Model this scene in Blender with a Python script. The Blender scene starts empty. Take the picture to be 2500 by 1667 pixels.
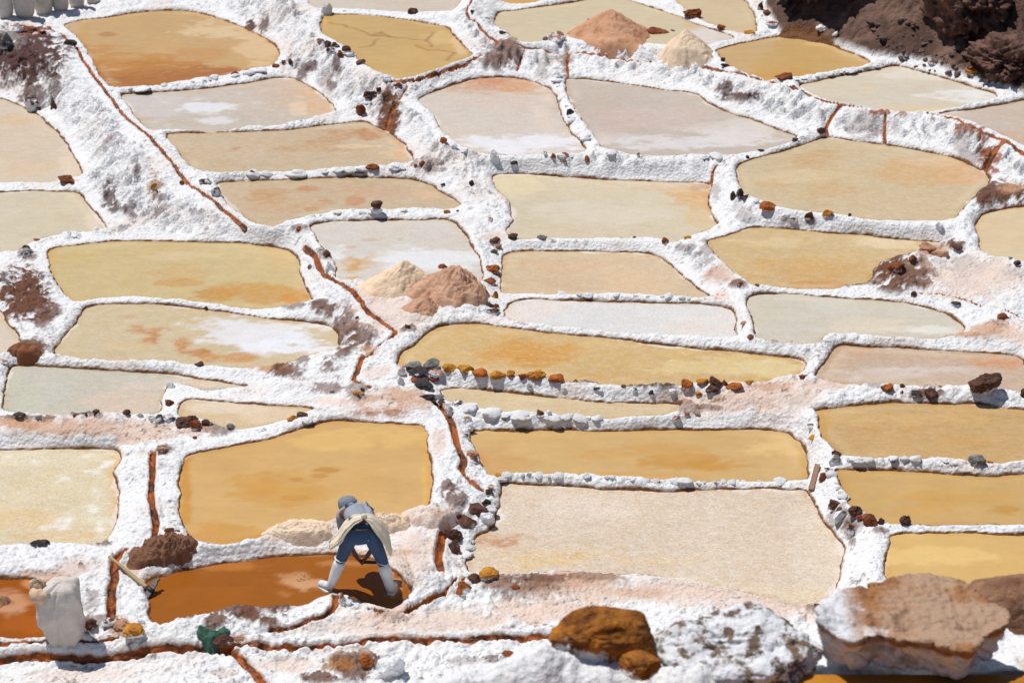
import bpy, bmesh, math, random
import numpy as np
from mathutils import Vector, Matrix, Euler

R = math.radians
random.seed(7)
scene = bpy.context.scene
COL = scene.collection

# ------------------------------------------------------------------ camera, sky, sun, exposure
F_PX, PITCH, HC = 4500.0, R(25.0), 11.4
cam_d = bpy.data.cameras.new('camera')
cam_d.sensor_width = 36.0
cam_d.lens = F_PX / 2500.0 * 36.0
cam_d.clip_start, cam_d.clip_end = 0.5, 3000
cam_d.dof.use_dof = True
cam_d.dof.focus_distance = 24.0
cam_d.dof.aperture_fstop = 2.4
cam = bpy.data.objects.new('camera', cam_d)
COL.objects.link(cam)
cam.location = (0, 0, HC)
cam.rotation_euler = (math.pi / 2 - PITCH, 0, 0)
scene.camera = cam

SUN_EL, SH = R(66.0), Vector((0.80, -0.60, 0)).normalized()   # SH: where shadows fall on the ground
sun_dir = Vector((-SH.x * math.cos(SUN_EL), -SH.y * math.cos(SUN_EL), math.sin(SUN_EL)))
world = bpy.data.worlds.new('World')
scene.world = world
world.use_nodes = True
wn = world.node_tree
bg = wn.nodes['Background']
sky = wn.nodes.new('ShaderNodeTexSky')
sky.sky_type = 'NISHITA'
sky.sun_disc = False
sky.sun_elevation = SUN_EL
sky.sun_rotation = math.atan2(sun_dir.x, sun_dir.y)
sky.altitude = 3000
wn.links.new(sky.outputs[0], bg.inputs[0])
bg.inputs[1].default_value = 0.085
sun_d = bpy.data.lights.new('sun', 'SUN')
sun_d.energy = 4.3
sun_d.angle = R(0.53)
sun_d.color = (1.0, 0.972, 0.93)
sun = bpy.data.objects.new('sun', sun_d)
COL.objects.link(sun)
sun.rotation_euler = sun_dir.to_track_quat('Z', 'Y').to_euler()
scene.view_settings.view_transform = 'Standard'
scene.view_settings.look = 'None'
scene.view_settings.exposure = -0.02
scene.view_settings.gamma = 1.0
scene.view_settings.use_curve_mapping = False

# ------------------------------------------------------------------ pixels <-> places
CU, CV = 1250.0, 833.5
cp, sp = math.cos(PITCH), math.sin(PITCH)
TILES = {c: (x, y) for c, (x, y) in zip('abcdefghijklmnop', [(x, y) for y in (0, 400, 800, 1167) for x in (0, 600, 1200, 1800)])}
def pts(s):
    out, t = [], (0, 0)
    for w in s.split():
        if w in TILES: t = TILES[w]; continue
        x, y = w.split(',')
        out.append((t[0] + float(x) / 3.136, t[1] + float(y) / 3.136))
    return np.array(out)
def px(t, x, y): return (TILES[t][0] + x / 3.136, TILES[t][1] + y / 3.136)
def ray(u, v):
    a = (np.asarray(u, float) - CU) / F_PX; b = -(np.asarray(v, float) - CV) / F_PX
    return a, cp + sp * b, -sp + cp * b
def unproj(u, v, z):
    dx, dy, dz = ray(u, v)
    t = (z - HC) / dz
    return dx * t, dy * t
def proj(x, y, z):
    zz = z - HC
    dep = y * cp - zz * sp
    upc = y * sp + zz * cp
    return CU + F_PX * x / dep, CV - F_PX * upc / dep

# ------------------------------------------------------------------ numpy noise
def _h(ix, iy, seed):
    n = (ix.astype(np.int64) * 374761393 + iy.astype(np.int64) * 668265263 + seed * 1442695041) & 0xffffffff
    n = ((n ^ (n >> 13)) * 1274126177) & 0xffffffff
    n = (n ^ (n >> 16)) & 0xffffffff
    return (n & 0xffff) / 65535.0
def vnoise(x, y, seed=0):
    ix, iy = np.floor(x), np.floor(y)
    fx, fy = x - ix, y - iy
    fx = fx * fx * (3 - 2 * fx); fy = fy * fy * (3 - 2 * fy)
    a = _h(ix, iy, seed); b = _h(ix + 1, iy, seed); c = _h(ix, iy + 1, seed); d = _h(ix + 1, iy + 1, seed)
    return (a + (b - a) * fx) * (1 - fy) + (c + (d - c) * fx) * fy
def fbm(x, y, s, octv=4, seed=0, gain=0.5):
    o = 0; a = 1; tot = 0
    for k in range(octv):
        o = o + a * vnoise(x * s + 17.3 * k, y * s - 9.1 * k, seed + k); tot += a; a *= gain; s *= 2.03
    return o / tot * 2 - 1
def lumps(x, y, s, seed=0):
    X, Y = x * s, y * s
    ix, iy = np.floor(X), np.floor(Y)
    best = np.full(X.shape, 9.0)
    for dx in (-1, 0, 1):
        for dy in (-1, 0, 1):
            jx, jy = ix + dx, iy + dy
            d = (jx + _h(jx, jy, seed) - X) ** 2 + (jy + _h(jx, jy, seed + 5) - Y) ** 2
            r = 0.55 + 0.45 * _h(jx, jy, seed + 9)
            best = np.minimum(best, d / (r * r))
    return np.sqrt(np.clip(1 - best, 0, 1))
def sst(a, b, x):
    t = np.clip((x - a) / (b - a), 0, 1)
    return t * t * (3 - 2 * t)
def lin(c, k=0.90):
    c = np.array(c, float) / 255.0
    return np.where(c <= 0.04045, c / 12.92, ((c + 0.055) / 1.055) ** 2.4) * k

# ------------------------------------------------------------------ ponds, traced outlines, colour (as seen), crust, label
P = {}
def pond(k, s, col, crust, label): col = lin(col); col = (col * .9 + col.mean() * .1 if crust >= .05 else col) * .91; P[k] = dict(px=pts(s), col=col, crust=crust, label=label, water=True)
def pad(k, s): P[k] = dict(px=pts(s), water=False)
pond('amber_far', "a 495,190 600,160 800,142 1000,103 1250,82 1420,85 1640,128 1850,205 2010,285 2140,385 2125,470 2080,500 1900,540 1760,575 1500,605 1350,630 1150,665 900,672 820,645 740,530 690,420 600,270 540,240", (216,170,98), .1, "deep amber pond in the far corner, under the row of white sacks")
pond('p2', "a 930,725 1200,712 1600,680 1900,640 b 200,603 350,598 450,640 600,740 708,855 600,885 450,925 250,958 0,968 a 1850,985 1700,995 1550,1000 1400,985 1250,985 1170,995 1090,950 1000,830 940,760", (212,194,172), .5, "grey beige pond just below the deep amber far pond")
pond('p3', "a 1285,1025 1600,1020 b 0,1010 300,1000 500,975 800,940 935,935 1030,990 1120,1035 1230,1130 1305,1255 1040,1268 900,1275 600,1285 200,1303 0,1310 a 1780,1330 1600,1320 1480,1290 1420,1230 1350,1120 1270,1060", (212,184,142), .3, "tan pond where the brown wet gully ends")
pond('p4', "e 1645,145 1850,135 f 100,130 400,120 750,105 1200,110 1400,150 1500,225 1660,315 1560,335 1400,330 1300,335 1100,350 900,352 700,352 480,382 330,425 250,465 200,470 100,450 e 1940,440 1880,400 1800,340 1740,300 1690,215", (210,180,138), .35, "tan rust stained pond behind the stone balanced on a white wall")
pond('p5', "f 480,470 700,442 1000,438 1400,428 1560,432 1650,515 1740,645 1800,720 1825,900 1600,930 1300,930 1000,900 860,870 800,895 700,890 690,780 600,650 545,560", (222,212,198), .5, "pale crusted pond behind the middle salt heaps")
pond('p6', "e 370,670 430,640 700,612 900,592 1100,592 1500,602 1880,610 f 200,640 340,672 400,730 420,830 445,930 475,985 535,1062 400,1075 150,1090 e 1960,1098 1700,1070 1500,1042 1050,997 800,1003 660,1032 575,1052 500,985 420,890 380,780 365,720", (216,188,126), .2, "yellow pond with round white wall at the foot of the tall white slope")
pond('p7', "e 620,1130 700,1088 900,1072 1200,1077 1500,1107 1800,1152 f 250,1197 500,1222 640,1242 700,1300 690,1370 j 730,145 600,190 440,220 300,278 0,290 i 1740,290 1500,265 1200,250 1000,243 800,238 530,217 405,203 430,140 500,60 e 580,1230 605,1170", (216,192,146), .35, "pond half yellow with rust stains, half white salt crust")
pond('p8', "i 110,295 400,298 700,322 1000,335 1300,355 1500,392 1700,418 1900,448 1800,440 1600,462 1420,415 1290,415 1270,470 1245,540 1215,645 1100,662 900,655 700,645 550,662 430,675 250,660 100,640 20,612 45,520 50,400 85,315", (206,198,178), .3, "greenish grey pond at the left edge with a long thin arm")
pond('p9', "i 1430,545 1600,562 1860,582 j 200,598 400,610 540,625 400,662 240,705 0,755 i 1810,765 1650,745 1600,700 1450,680 1370,668 1390,600", (224,194,146), .4, "small tapering tan pond beside a spur of white wall")
pond('p10', "i -400,945 0,940 400,930 850,935 938,962 920,1020 862,1090 855,1150 885,1200 905,1320 900,1460 m 860,410 800,512 600,500 300,500 0,508 -400,520", (228,208,166), .6, "pale yellow pond with floating white salt flakes")
pond('p11', "i 1440,985 1560,952 1900,892 j 0,893 200,850 400,778 550,742 680,717 900,717 1200,735 1360,757 1390,830 1370,890 1390,980 1412,1060 1422,1200 1410,1367 1300,1370 1170,1447 1050,1420 900,1420 700,1455 500,1460 300,1472 n 100,440 0,450 m 1800,475 1560,482 1440,430 1390,280 1370,120 i 1375,1200 1390,1080", (220,174,103), .05, "smooth amber pond behind the bending worker")
pond('p12', "m 1110,800 1150,782 1400,722 1600,682 1850,640 n 150,618 400,600 640,592 900,600 1050,650 1165,720 1230,820 1268,890 1180,960 1085,1002 950,955 800,890 700,862 630,868 560,885 440,952 330,965 150,970 0,970 m 1850,975 1700,1015 1500,1045 1340,1085 1280,1112 1140,1118 1135,950 1110,870", (160,94,32), 0, "orange brown pond the worker stands in")
pond('p13', "m -400,780 0,772 200,765 330,800 450,850 520,1000 450,1200 330,1195 130,1225 0,1200 -400,1200", (160,86,16), 0, "dark orange pond behind the big salt sack")
pond('p14', "a -500,700 0,752 100,790 320,892 370,960 450,1035 560,1185 637,1335 590,1365 440,1390 200,1378 0,1388 -500,1395", (226,204,174), .4, "pale pond at the left edge under the brown stained slope")
pond('p15', "e -500,225 0,222 230,210 580,215 640,272 720,370 845,500 700,508 540,515 420,535 280,570 180,625 140,662 0,662 -500,665", (220,203,168), .4, "pale yellow pond at the left edge, below the rust red stone")
pond('p16', "e -500,1000 0,1120 60,1235 170,1370 110,1410 50,1450 0,1455 -500,1455", (226,208,184), .4, "corner of a pale pond behind the small brown dirt heap")
pond('p17', "b 440,-60 480,20 530,55 700,55 1000,65 1240,85 1400,92 1580,100 1640,40 1650,-60", (222,203,180), .3, "pinkish pond at the top edge behind the amber cracked pond")
pond('p18', "b 590,117 800,110 1000,122 1200,152 1400,182 1545,210 1575,270 1640,330 1700,385 1742,428 1600,482 1300,582 1180,600 1060,572 930,502 840,425 730,335 590,268 578,200", (214,175,104), 0, "amber pond with brown crack lines")
pond('p19', "b 1310,765 1400,722 1560,662 1740,607 c 0,597 200,603 320,628 440,682 490,742 530,850 570,965 650,1062 732,1150 690,1180 500,1180 200,1182 0,1168 b 1720,1145 1640,1102 1560,1060 1490,990 1450,900 1390,830", (222,206,188), .6, "rounded white crusted pond with an orange far end")
pond('p20', "c 555,607 700,607 1000,642 1300,692 1560,714 1650,792 1800,862 d 130,922 300,992 462,1045 410,1085 270,1132 130,1145 c 1900,1165 1700,1178 1600,1170 1300,1180 1100,1172 870,1145 810,1082 760,1000 700,920 640,850 590,740", (206,189,170), .5, "brownish grey pond below the long white bank")
pond('p21', "c 50,92 200,82 450,48 700,12 800,-40 1000,-10 1150,40 1350,98 1500,160 1600,205 1880,290 1750,310 1640,340 1300,330 1100,310 700,300 560,260 400,300 320,322 230,315 150,275 80,220 15,180", (226,204,160), .1, "cream pond behind the far brown salt heap")
pond('p22', "c -20,-60 60,25 250,22 500,-5 600,-60", (222,170,88), 0, "sliver of orange pond at the top edge")
pond('p23', "c 1380,-40 1450,50 1600,150 1730,195 1800,225 1960,250 2025,245 2015,130 1970,50 1890,-40", (226,198,146), .1, "cream pond beside the dark cliff at the top edge")
pond('p24', "c 1705,385 1880,345 d 200,302 400,272 480,277 640,312 800,382 900,425 1035,482 900,522 700,552 440,592 240,622 c 2120,620 2000,590 1830,512 1760,440", (216,174,106), .1, "amber pond right of the pale salt cone")
pond('p25', "d 440,662 700,605 1000,553 1210,502 1350,535 1550,592 1800,670 2020,735 1900,785 1700,812 1450,845 1350,858 1100,832 900,797 750,770 630,742", (226,212,186), .4, "pale diamond shaped pond below the dark cliff")
pond('p26', "d 1520,872 1900,832 2195,768 2700,700 2700,1300 2195,1115 2000,1010 1850,945 1650,895", (214,194,174), .3, "beige pond cut by the right edge above the rusty channel")
pond('p27', "g 5,90 200,77 500,97 800,122 1100,132 1400,145 1685,155 1655,250 1665,320 1705,430 1740,465 1600,517 1450,577 1380,600 1330,575 1200,550 1000,550 600,555 400,553 200,562 125,540 125,490 160,450 158,350 120,270 60,210 10,150", (222,204,168), .4, "pale yellow pond under the tall shaded white wall")
pond('p28', "d -10,1280 80,1228 400,1152 690,1048 900,1087 1150,1112 1400,1157 1640,1202 1780,1262 1900,1332 1958,1390 1850,1455 1800,1530 h 1750,300 1690,395 1640,422 1400,423 1100,417 950,402 850,385 700,358 600,352 400,337 310,330 170,280 50,235 10,170 -10,100 -20,50", (216,190,144), .4, "largest tan pond, below the rusty channel")
pond('p29', "g 1635,590 1750,570 1880,530 h 100,488 300,492 600,522 950,547 1200,582 1500,600 1640,608 1500,620 1380,650 1290,705 1150,735 1050,800 1035,860 970,910 850,920 720,945 500,942 250,918 130,935 g 1995,935 1930,880 1850,800 1720,700", (218,184,122), .4, "golden pond eaten into by a bank of brown earth")
pond('p30', "h 1880,388 2050,348 2195,328 2700,300 2700,780 2195,745 1950,700 1845,665 1850,575 1805,480 1850,440", (228,202,158), .1, "smooth cream pond cut by the right edge")
pond('p31', "g 75,720 130,680 300,668 600,668 900,678 1250,692 1350,755 1450,865 1560,950 1700,1020 1400,1002 1200,995 900,990 700,992 520,990 280,975 75,985 68,900 90,800", (222,192,148), .4, "peach pond beside the column of orange stones")
pond('p32', "g 160,1060 300,1033 500,1045 800,1058 1200,1068 1600,1078 1750,1090 1850,1125 1872,1200 1880,1335 1700,1325 1400,1302 1000,1282 700,1245 400,1215 100,1175 110,1120", (232,226,220), .6, "almost white pond in the middle of the picture")
pond('p33', "f 1190,1440 1300,1390 1400,1292 1500,1247 1680,1222 1850,1228 g 0,1238 400,1292 700,1322 1000,1352 1200,1382 1500,1412 1800,1442 l 0,188 300,217 545,257 480,365 300,372 160,412 k 1900,415 1700,420 1500,415 1440,430 1100,432 850,408 560,392 400,362 200,350 0,340 j 1850,345 1700,310 1500,280 1360,290 1220,300 1180,290 1170,230", (218,178,106), .35, "long golden pond edged by yellow stones")
pond('p34', "j 1495,475 1600,452 1800,474 k 0,490 400,527 800,577 1100,582 1455,584 1440,620 1340,650 1150,662 870,680 700,660 500,655 200,632 0,625 j 1700,590 1560,555 1495,515", (220,193,145), .3, "narrow tan pond under the wall of yellow stones")
pond('p35', "j 1745,800 1850,782 k 0,792 300,792 700,792 1000,795 1300,787 1700,792 l 0,782 300,787 410,812 490,882 522,980 520,1060 540,1150 400,1158 180,1150 0,1155 k 1600,1168 1450,1162 1300,1160 1100,1130 900,1138 700,1112 450,1122 200,1105 60,1108 j 1950,1110 1880,1135 1830,1060 1795,970 1740,870 1728,830", (216,175,108), .1, "smooth amber pond behind the lumpy white stone wall")
pond('p36', "k 100,1195 400,1210 800,1236 1300,1252 1600,1248 l 0,1242 400,1232 525,1238 560,1310 630,1380 655,1470 p 620,220 660,320 740,435 812,545 800,650 770,800 720,900 560,955 480,965 350,925 200,885 0,845 o 1700,815 1400,755 1100,710 1000,718 800,710 650,705 480,692 330,718 60,735 n 1900,700 1760,720 1705,730 1705,640 1740,520 1800,440 1890,390 1925,250 1960,120 k 75,1215", (228,203,174), .8, "wide pale crusted pond in front of the lumpy white stone wall")
pond('p37', "l 780,133 1000,147 1200,153 1500,167 1800,192 2135,203 2200,290 2300,400 2300,520 2060,475 1740,435 1500,445 1250,430 1050,415 860,420 640,390 600,378 650,300 720,195", (206,176,146), .4, "brownish pond behind the big angular boulder")
pond('p38', "l 580,632 700,614 900,597 1150,574 1500,582 1850,592 2195,628 2600,670 2600,1030 2195,1005 2020,1015 1900,1020 1760,1010 1450,992 1150,977 1050,992 800,980 720,895 655,850 628,750 612,680", (208,166,100), .15, "amber pond in front of the big angular boulder")
pond('p39', "l 745,1090 850,1087 1100,1097 1600,1115 1900,1150 2195,1122 2600,1130 2600,1510 2195,1490 2000,1495 1700,1475 1500,1497 1340,1480 1150,1482 1050,1440 950,1400 860,1370 830,1290 790,1180", (212,170,100), .1, "amber pond in front of the wall with the round grey stone")
pond('p40', "p 1168,428 1500,420 1700,424 2195,438 2600,450 2600,1100 1250,1100 1180,900 1140,760 1135,640 1172,500", (224,182,106), .05, "bright golden pond behind the large flat boulder")
pond('p41', "h 65,1035 130,1003 400,998 700,1022 1000,1042 1250,1062 1450,1105 1600,1152 1700,1215 1760,1265 1540,1325 1300,1320 1000,1305 780,1292 690,1290 640,1340 600,1370 400,1358 250,1348 145,1338 130,1240 90,1120", (216,206,184), .5, "pale grey beige pond right of the white pond, behind the low straight wall")
pad('sacks', "a -500,-100 0,168 100,172 450,115 700,65 940,0 900,-100")
pad('heap', "f 870,960 1300,945 1600,945 1840,935 1900,1000 1840,1105 1500,1140 1250,1225 1100,1190 950,1080")
pad('strip', "i -400,700 100,700 430,705 900,690 1180,715 1340,760 1560,815 1400,830 1300,865 1180,870 950,835 0,825 -400,825")
pad('mound', "j 850,570 1050,450 1250,490 1420,580 1370,650 1100,655 900,635")
pad('right', "h 1440,730 1650,665 1850,720 2195,775 2700,820 2700,1150 2195,1120 1900,1040 1700,985 1400,950 1250,925 1300,850")
pad('low', "n 900,1100 1200,1090 1620,920 2000,880 o 0,920 600,900 1400,820 1900,905 p 0,900 400,975 560,1040 500,1300 o 1300,1300 600,1150 n 1800,1120 1300,1120")
pad('base', "m -400,1460 300,1450 1000,1400 1600,1370 1850,1568 1800,1800 -400,1800")
pad('base2', "n 60,1350 700,1300 1300,1295 2195,1300 o 400,1290 n 2195,1480 1000,1700 300,1700 150,1500")
pad('cor', "h 1950,1260 2080,1200 2195,1250 2700,1310 2700,1400 2195,1390 1900,1330 1650,1325")
pad('knee', "n 1180,480 1390,440 1430,560 1420,680 1380,800 1260,840 1190,650")

# ------------------------------------------------------------------ terrace levels from the height of the banks between them
keys = list(P)
def col_span(poly, x):
    n = len(poly); ys = []
    for i in range(n):
        (x0, y0), (x1, y1) = poly[i], poly[(i + 1) % n]
        if (x0 <= x) != (x1 <= x): ys.append(y0 + (x - x0) / (x1 - x0) * (y1 - y0))
    return (min(ys), max(ys)) if len(ys) > 1 else None
pairs = {}
for x in np.arange(-100, 2620, 15.0):
    sp_ = []
    for k in keys:
        c = col_span(P[k]['px'], x)
        if c: sp_.append((c[0], c[1], k))
    sp_.sort()
    for (a0, a1, ka), (b0, b1, kb) in zip(sp_, sp_[1:]):
        pairs.setdefault((ka, kb), []).append(max(b0 - a1, 0))
OV = {('p12', 'base'): .16, ('p12', 'base2'): .18, ('p18', 'p19'): .17, ('p20', 'p27'): .36, ('p19', 'p27'): .36, ('p28', 'p29'): .15, ('p33', 'p34'): .13, ('p27', 'p31'): .13, ('p12', 'low'): .08, ('p5', 'heap'): -.02, ('p11', 'p12'): .16, ('p11', 'knee'): -.05,
      ('knee', 'low'): .2, ('p36', 'low'): .03, ('p8', 'strip'): -.06, ('strip', 'p10'): .14, ('p9', 'mound'): -.1, 
      ('mound', 'p11'): .06, ('p15', 'p6'): -.06, ('p14', 'p15'): .03, ('p16', 'p8'): .12, ('p29', 'right'): -.12, ('right', 'p37'): .22, ('p29', 'p41'): .09, ('p41', 'p37'): .08, ('p21', 'p24'): .15, ('low', 'base2'): .04, ('p13', 'base'): .2,
      ('p29', 'cor'): 0., ('p35', 'p36'): .05, ('p38', 'p39'): .05, ('p39', 'p40'): .03, ('p6', 'p7'): .07, ('p2', 'p3'): .06}
SIDE = [('p2','p14',.52),('p3','p14',.48),('p4','p15',.42),('p18','p2',.70),('p32','p41',.0),('p5','p31',.05),('p37','p33',.02),('p35','p38',-.25)]
rows, rhs, info = [], [], []
for (ka, kb), g in pairs.items():
    g = np.array(g)
    if len(g) < 2: continue
    y_m = P[kb]['px'][:, 1].min()
    s = 125 + max(y_m, 0) * 0.063
    gm = np.median(g) / (s * 0.92)
    if gm > 1.3: continue
    k = 0.16 + 0.26 * np.clip((gm - .1) / .35, 0, 1)
    drop = OV.get((ka, kb), max(k * gm - .012, .012))
    w = math.sqrt(len(g)) * (4 if (ka, kb) in OV else 1)
    r = np.zeros(len(keys)); r[keys.index(ka)] = w; r[keys.index(kb)] = -w
    rows.append(r); rhs.append(drop * w); info.append((ka, kb, float(np.percentile(g, 20)) / (s * .92), len(rows) - 1))
for ka, kb, drop in SIDE:
    r = np.zeros(len(keys)); r[keys.index(ka)] = 6; r[keys.index(kb)] = -6; rows.append(r); rhs.append(6 * drop)
for i, k in enumerate(keys):
    r = np.zeros(len(keys)); r[i] = .15; rows.append(r); rhs.append(.15 * (1445 - P[k]['px'][:, 1].mean()) * 0.0018)
r = np.zeros(len(keys)); r[keys.index('p12')] = 100; rows.append(r); rhs.append(0)
rows, rhs = np.array(rows), np.array(rhs)
RIM = 0.045
for it in range(12):     # a bank can only be as high as it shows: push down levels that would need more
    zs = np.linalg.lstsq(rows, rhs, rcond=None)[0]
    for ka, kb, gm, ri in info:
        if not P[ka]['water'] or not P[kb]['water']: continue
        lim = max(gm - RIM - .075, .008)
        if zs[keys.index(ka)] - zs[keys.index(kb)] > lim:
            w = max(rows[ri].max() * 1.4, 3)
            rows[ri] = 0; rows[ri][keys.index(ka)] = w; rows[ri][keys.index(kb)] = -w; rhs[ri] = w * (lim - .005)
print('tight', [(a, b, round(g, 2), round(zs[keys.index(a)] - zs[keys.index(b)], 2)) for a, b, g, r in info if P[a]['water'] and P[b]['water'] and zs[keys.index(a)] - zs[keys.index(b)] > g - RIM - .01])
for k, z in zip(keys, zs):
    p = P[k]; p['z'] = float(z); q = p['px']
    x, y = unproj(q[:, 0], q[:, 1], p['z'])
    if p['water']:   # near shores are hidden by their rim: the traced line there is the crest
        area = np.sum(x * np.roll(y, -1) - np.roll(x, -1) * y)
        sg = 1 if area > 0 else -1
        tx, ty = np.roll(x, -1) - np.roll(x, 1), np.roll(y, -1) - np.roll(y, 1)
        ny = -tx * sg / np.hypot(tx, ty)          # outward normal's y
        w = np.clip(-ny, 0, 1)
        x, y = unproj(q[:, 0], q[:, 1], p['z'] + w * RIM)
    # densify and round
    P2 = np.stack([x, y], 1)
    for _ in range(2):
        nx = np.roll(P2, -1, 0)
        a = P2 * .8 + nx * .2; b = P2 * .2 + nx * .8
        P2 = np.stack([a, b], 1).reshape(-1, 2)
    p['xy'] = P2
print('levels', {k: round(P[k]['z'], 2) for k in keys})

# ------------------------------------------------------------------ height field of the terraces
NI, NJ = 740, 1130
Y0, Y1, AX, YC = 13.6, 56.0, 0.345, 3.0
jj = np.arange(NJ); ii = np.arange(NI)
Yr = Y0 * (Y1 / Y0) ** (jj / (NJ - 1))
Ac = (ii / (NI - 1) * 2 - 1) * AX
GY = np.repeat(Yr[:, None], NI, 1)
GX = Ac[None, :] * (GY + YC)
gx, gy = GX.ravel(), GY.ravel()
N = gx.size
# warp used on shore lines so that every edge is lumpy
wob = 0.045 * fbm(gx, gy, 2.6, 3, 3) + 0.020 * fbm(gx, gy, 10.0, 3, 4)

def seg_dist(X, Y, A, B):
    d = B - A
    L = d @ d + 1e-12
    t = np.clip(((X - A[0]) * d[0] + (Y - A[1]) * d[1]) / L, 0, 1)
    return (X - A[0] - t * d[0]) ** 2 + (Y - A[1] - t * d[1]) ** 2
def poly_sd(X, Y, poly):
    best = np.full(X.shape, 1e9); ins = np.zeros(X.shape, bool)
    for i in range(len(poly)):
        A, B = poly[i], poly[(i + 1) % len(poly)]
        best = np.minimum(best, seg_dist(X, Y, A, B))
        if A[1] != B[1]:
            c = ((A[1] <= Y) != (B[1] <= Y)) & (X < A[0] + (Y - A[1]) / (B[1] - A[1]) * (B[0] - A[0]))
            ins ^= c
    d = np.sqrt(best)
    return np.where(ins, -d, d)
REACH = 2.2
HOLD = {'p19': 6, 'p20': 6, 'p28': 5, 'p27': 4, 'p33': 2.5, 'p3': 2.5, 'p12': 2, 'p34': 2, 'p11': 2, 'p31': 1.5}   # ponds held by an upright wall
num = np.zeros(N); den = np.zeros(N)
dmin = np.full(N, 9.0); znear = np.zeros(N); dz_near = np.zeros(N)
flo = np.full(N, -9.0); inside = np.zeros(N, bool); zin = np.zeros(N)
z_of = np.array([P[k]['z'] for k in keys])
cx = np.array([P[k]['xy'].mean(0) for k in keys])
Amat = np.c_[cx, np.ones(len(keys))]
pl = np.linalg.lstsq(Amat, z_of, rcond=None)[0]
bgz = pl[0] * gx + pl[1] * gy + pl[2]
w0 = 0.02
num += w0 * bgz; den += w0
for k in keys:
    p = P[k]; q = p['xy']
    m = (gx > q[:, 0].min() - REACH) & (gx < q[:, 0].max() + REACH) & (gy > q[:, 1].min() - REACH) & (gy < q[:, 1].max() + REACH)
    idx = np.nonzero(m)[0]
    sd = poly_sd(gx[idx], gy[idx], q)
    if p['water']:
        sd = sd + wob[idx]
        upd = sd < dmin[idx]
        dmin[idx] = np.where(upd, sd, dmin[idx]); znear[idx] = np.where(upd, p['z'], znear[idx])
    else:
        sd = sd + 0.1
    dd = np.maximum(sd, 0.004)
    fade = sst(REACH, REACH * .6, dd)
    w = fade / dd ** 2 * np.exp(1.6 * (p['z'] - bgz[idx])) * HOLD.get(k, 1)
    num[idx] += w * p['z']; den[idx] += w
    ins = sd < 0
    if p['water']:
        flo[idx] = np.maximum(flo[idx], p['z'] + .028 - 3.5 * np.maximum(sd - .05, 0))
        inside[idx[ins]] = True; zin[idx[ins]] = p['z']
base = num / den

# channels: traced centre lines, width in metres, depth
CH = [("a 320,180 430,250 520,310 590,370 640,480 740,610 830,740 950,890 1120,1020 1200,1140 1350,1310 1480,1430 1560,1500 e 1640,300 1800,430 1880,495", .055, .07),
 ("b 1720,-60 1735,40 1685,90 1700,150 1770,200 1850,270 1950,330 1850,410 1700,500 1400,610 1240,660 1100,640", .045, .07),
 ("b 1950,335 2020,345 2140,375 c 270,378 420,397 600,412 900,452 1100,452 1400,485 1650,515 1850,578 d 200,640 380,672 500,715 630,770 800,795 1000,826 1200,850 1500,880 1700,945 1900,1035 2060,1085 2195,1200 2500,1400", .05, .06),
 ("b 1235,670 1170,770", .035, .08), ("b 1150,790 1110,890 1085,1000", .10, .08), ("c 262,385 230,440 190,570", .035, .08), ("c 598,415 575,480 588,600", .04, .08),
 ("d 810,800 740,850 670,960 690,1040", .05, .08), ("d 1135,870 1130,960 1130,1110", .045, .08), ("d 2050,1090 1960,1160 1890,1310", .10, .08),
 ("g 1740,10 1690,80 1685,140", .04, .06),
 ("f 450,640 530,690 545,760 600,860 690,930 760,950 830,1010 900,1100 1000,1220 1120,1280 1160,1320 1050,1390 980,1450 j 880,250 850,340 810,400 950,462", .055, .07),
 ("j 1440,560 1560,680 1600,800 1620,930 1680,1030 1640,1100 1700,1180 1800,1260", .07, .09),
 ("n 1650,290 1600,350 1505,400 1495,500 1470,600 1490,700", .07, .09), ("n 1610,800 1540,880 1440,950 1300,1010 1180,1070 1050,1060 950,1030", .035, .07),
 ("n 690,900 690,980 600,1060 450,1110 330,1170 200,1190", .055, .08),
 ("i 1170,965 1170,1100 1150,1250 1170,1400 1200,1540 m 1195,380 1180,465", .06, .09), ("m 960,575 890,650 870,720 890,800 850,900 860,1000 850,1090", .07, .09),
 ("m -400,1410 0,1410 300,1400 700,1375 1000,1360 1300,1335 1600,1325 1760,1300 1850,1275 2100,1290 n 0,1305 300,1320 700,1275 1200,1258 1700,1258 2195,1248 o 200,1245 450,1235", .065, .10),
 ("m 1700,1315 1850,1400 2000,1560 2080,1700", .075, .11), ("m -200,1290 100,1280 350,1262 600,1255 900,1235", .035, .07),
 ("h 1380,1000 1550,1005 1700,1030 1820,1080 2000,1112 2195,1190", .02, .04),
 ("b 1640,380 1720,390 1760,340", .02, .05)]

def heights(x, y):
    """bilinear reading of the height grid"""
    x = np.asarray(x, float); y = np.asarray(y, float)
    fj = np.clip(np.log(np.maximum(y, 1e-3) / Y0) / math.log(Y1 / Y0) * (NJ - 1), 0, NJ - 1.001)
    fi = np.clip((x / (y + YC) / AX + 1) / 2 * (NI - 1), 0, NI - 1.001)
    j = fj.astype(int); i = fi.astype(int); b = fj - j; a = fi - i
    return (GZ[j, i] * (1 - a) + GZ[j, i + 1] * a) * (1 - b) + (GZ[j + 1, i] * (1 - a) + GZ[j + 1, i + 1] * a) * b
def hit(u, v):
    dx, dy, dz = ray(u, v)
    t = np.arange(13.0, 62.0, 0.04)
    X, Y, Z = dx * t, dy * t, HC + dz * t
    h = heights(X, Y)
    k = np.nonzero(Z < h)[0]
    k = k[0] if len(k) else len(t) - 1
    return Vector((X[k], Y[k], float(h[k])))

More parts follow.
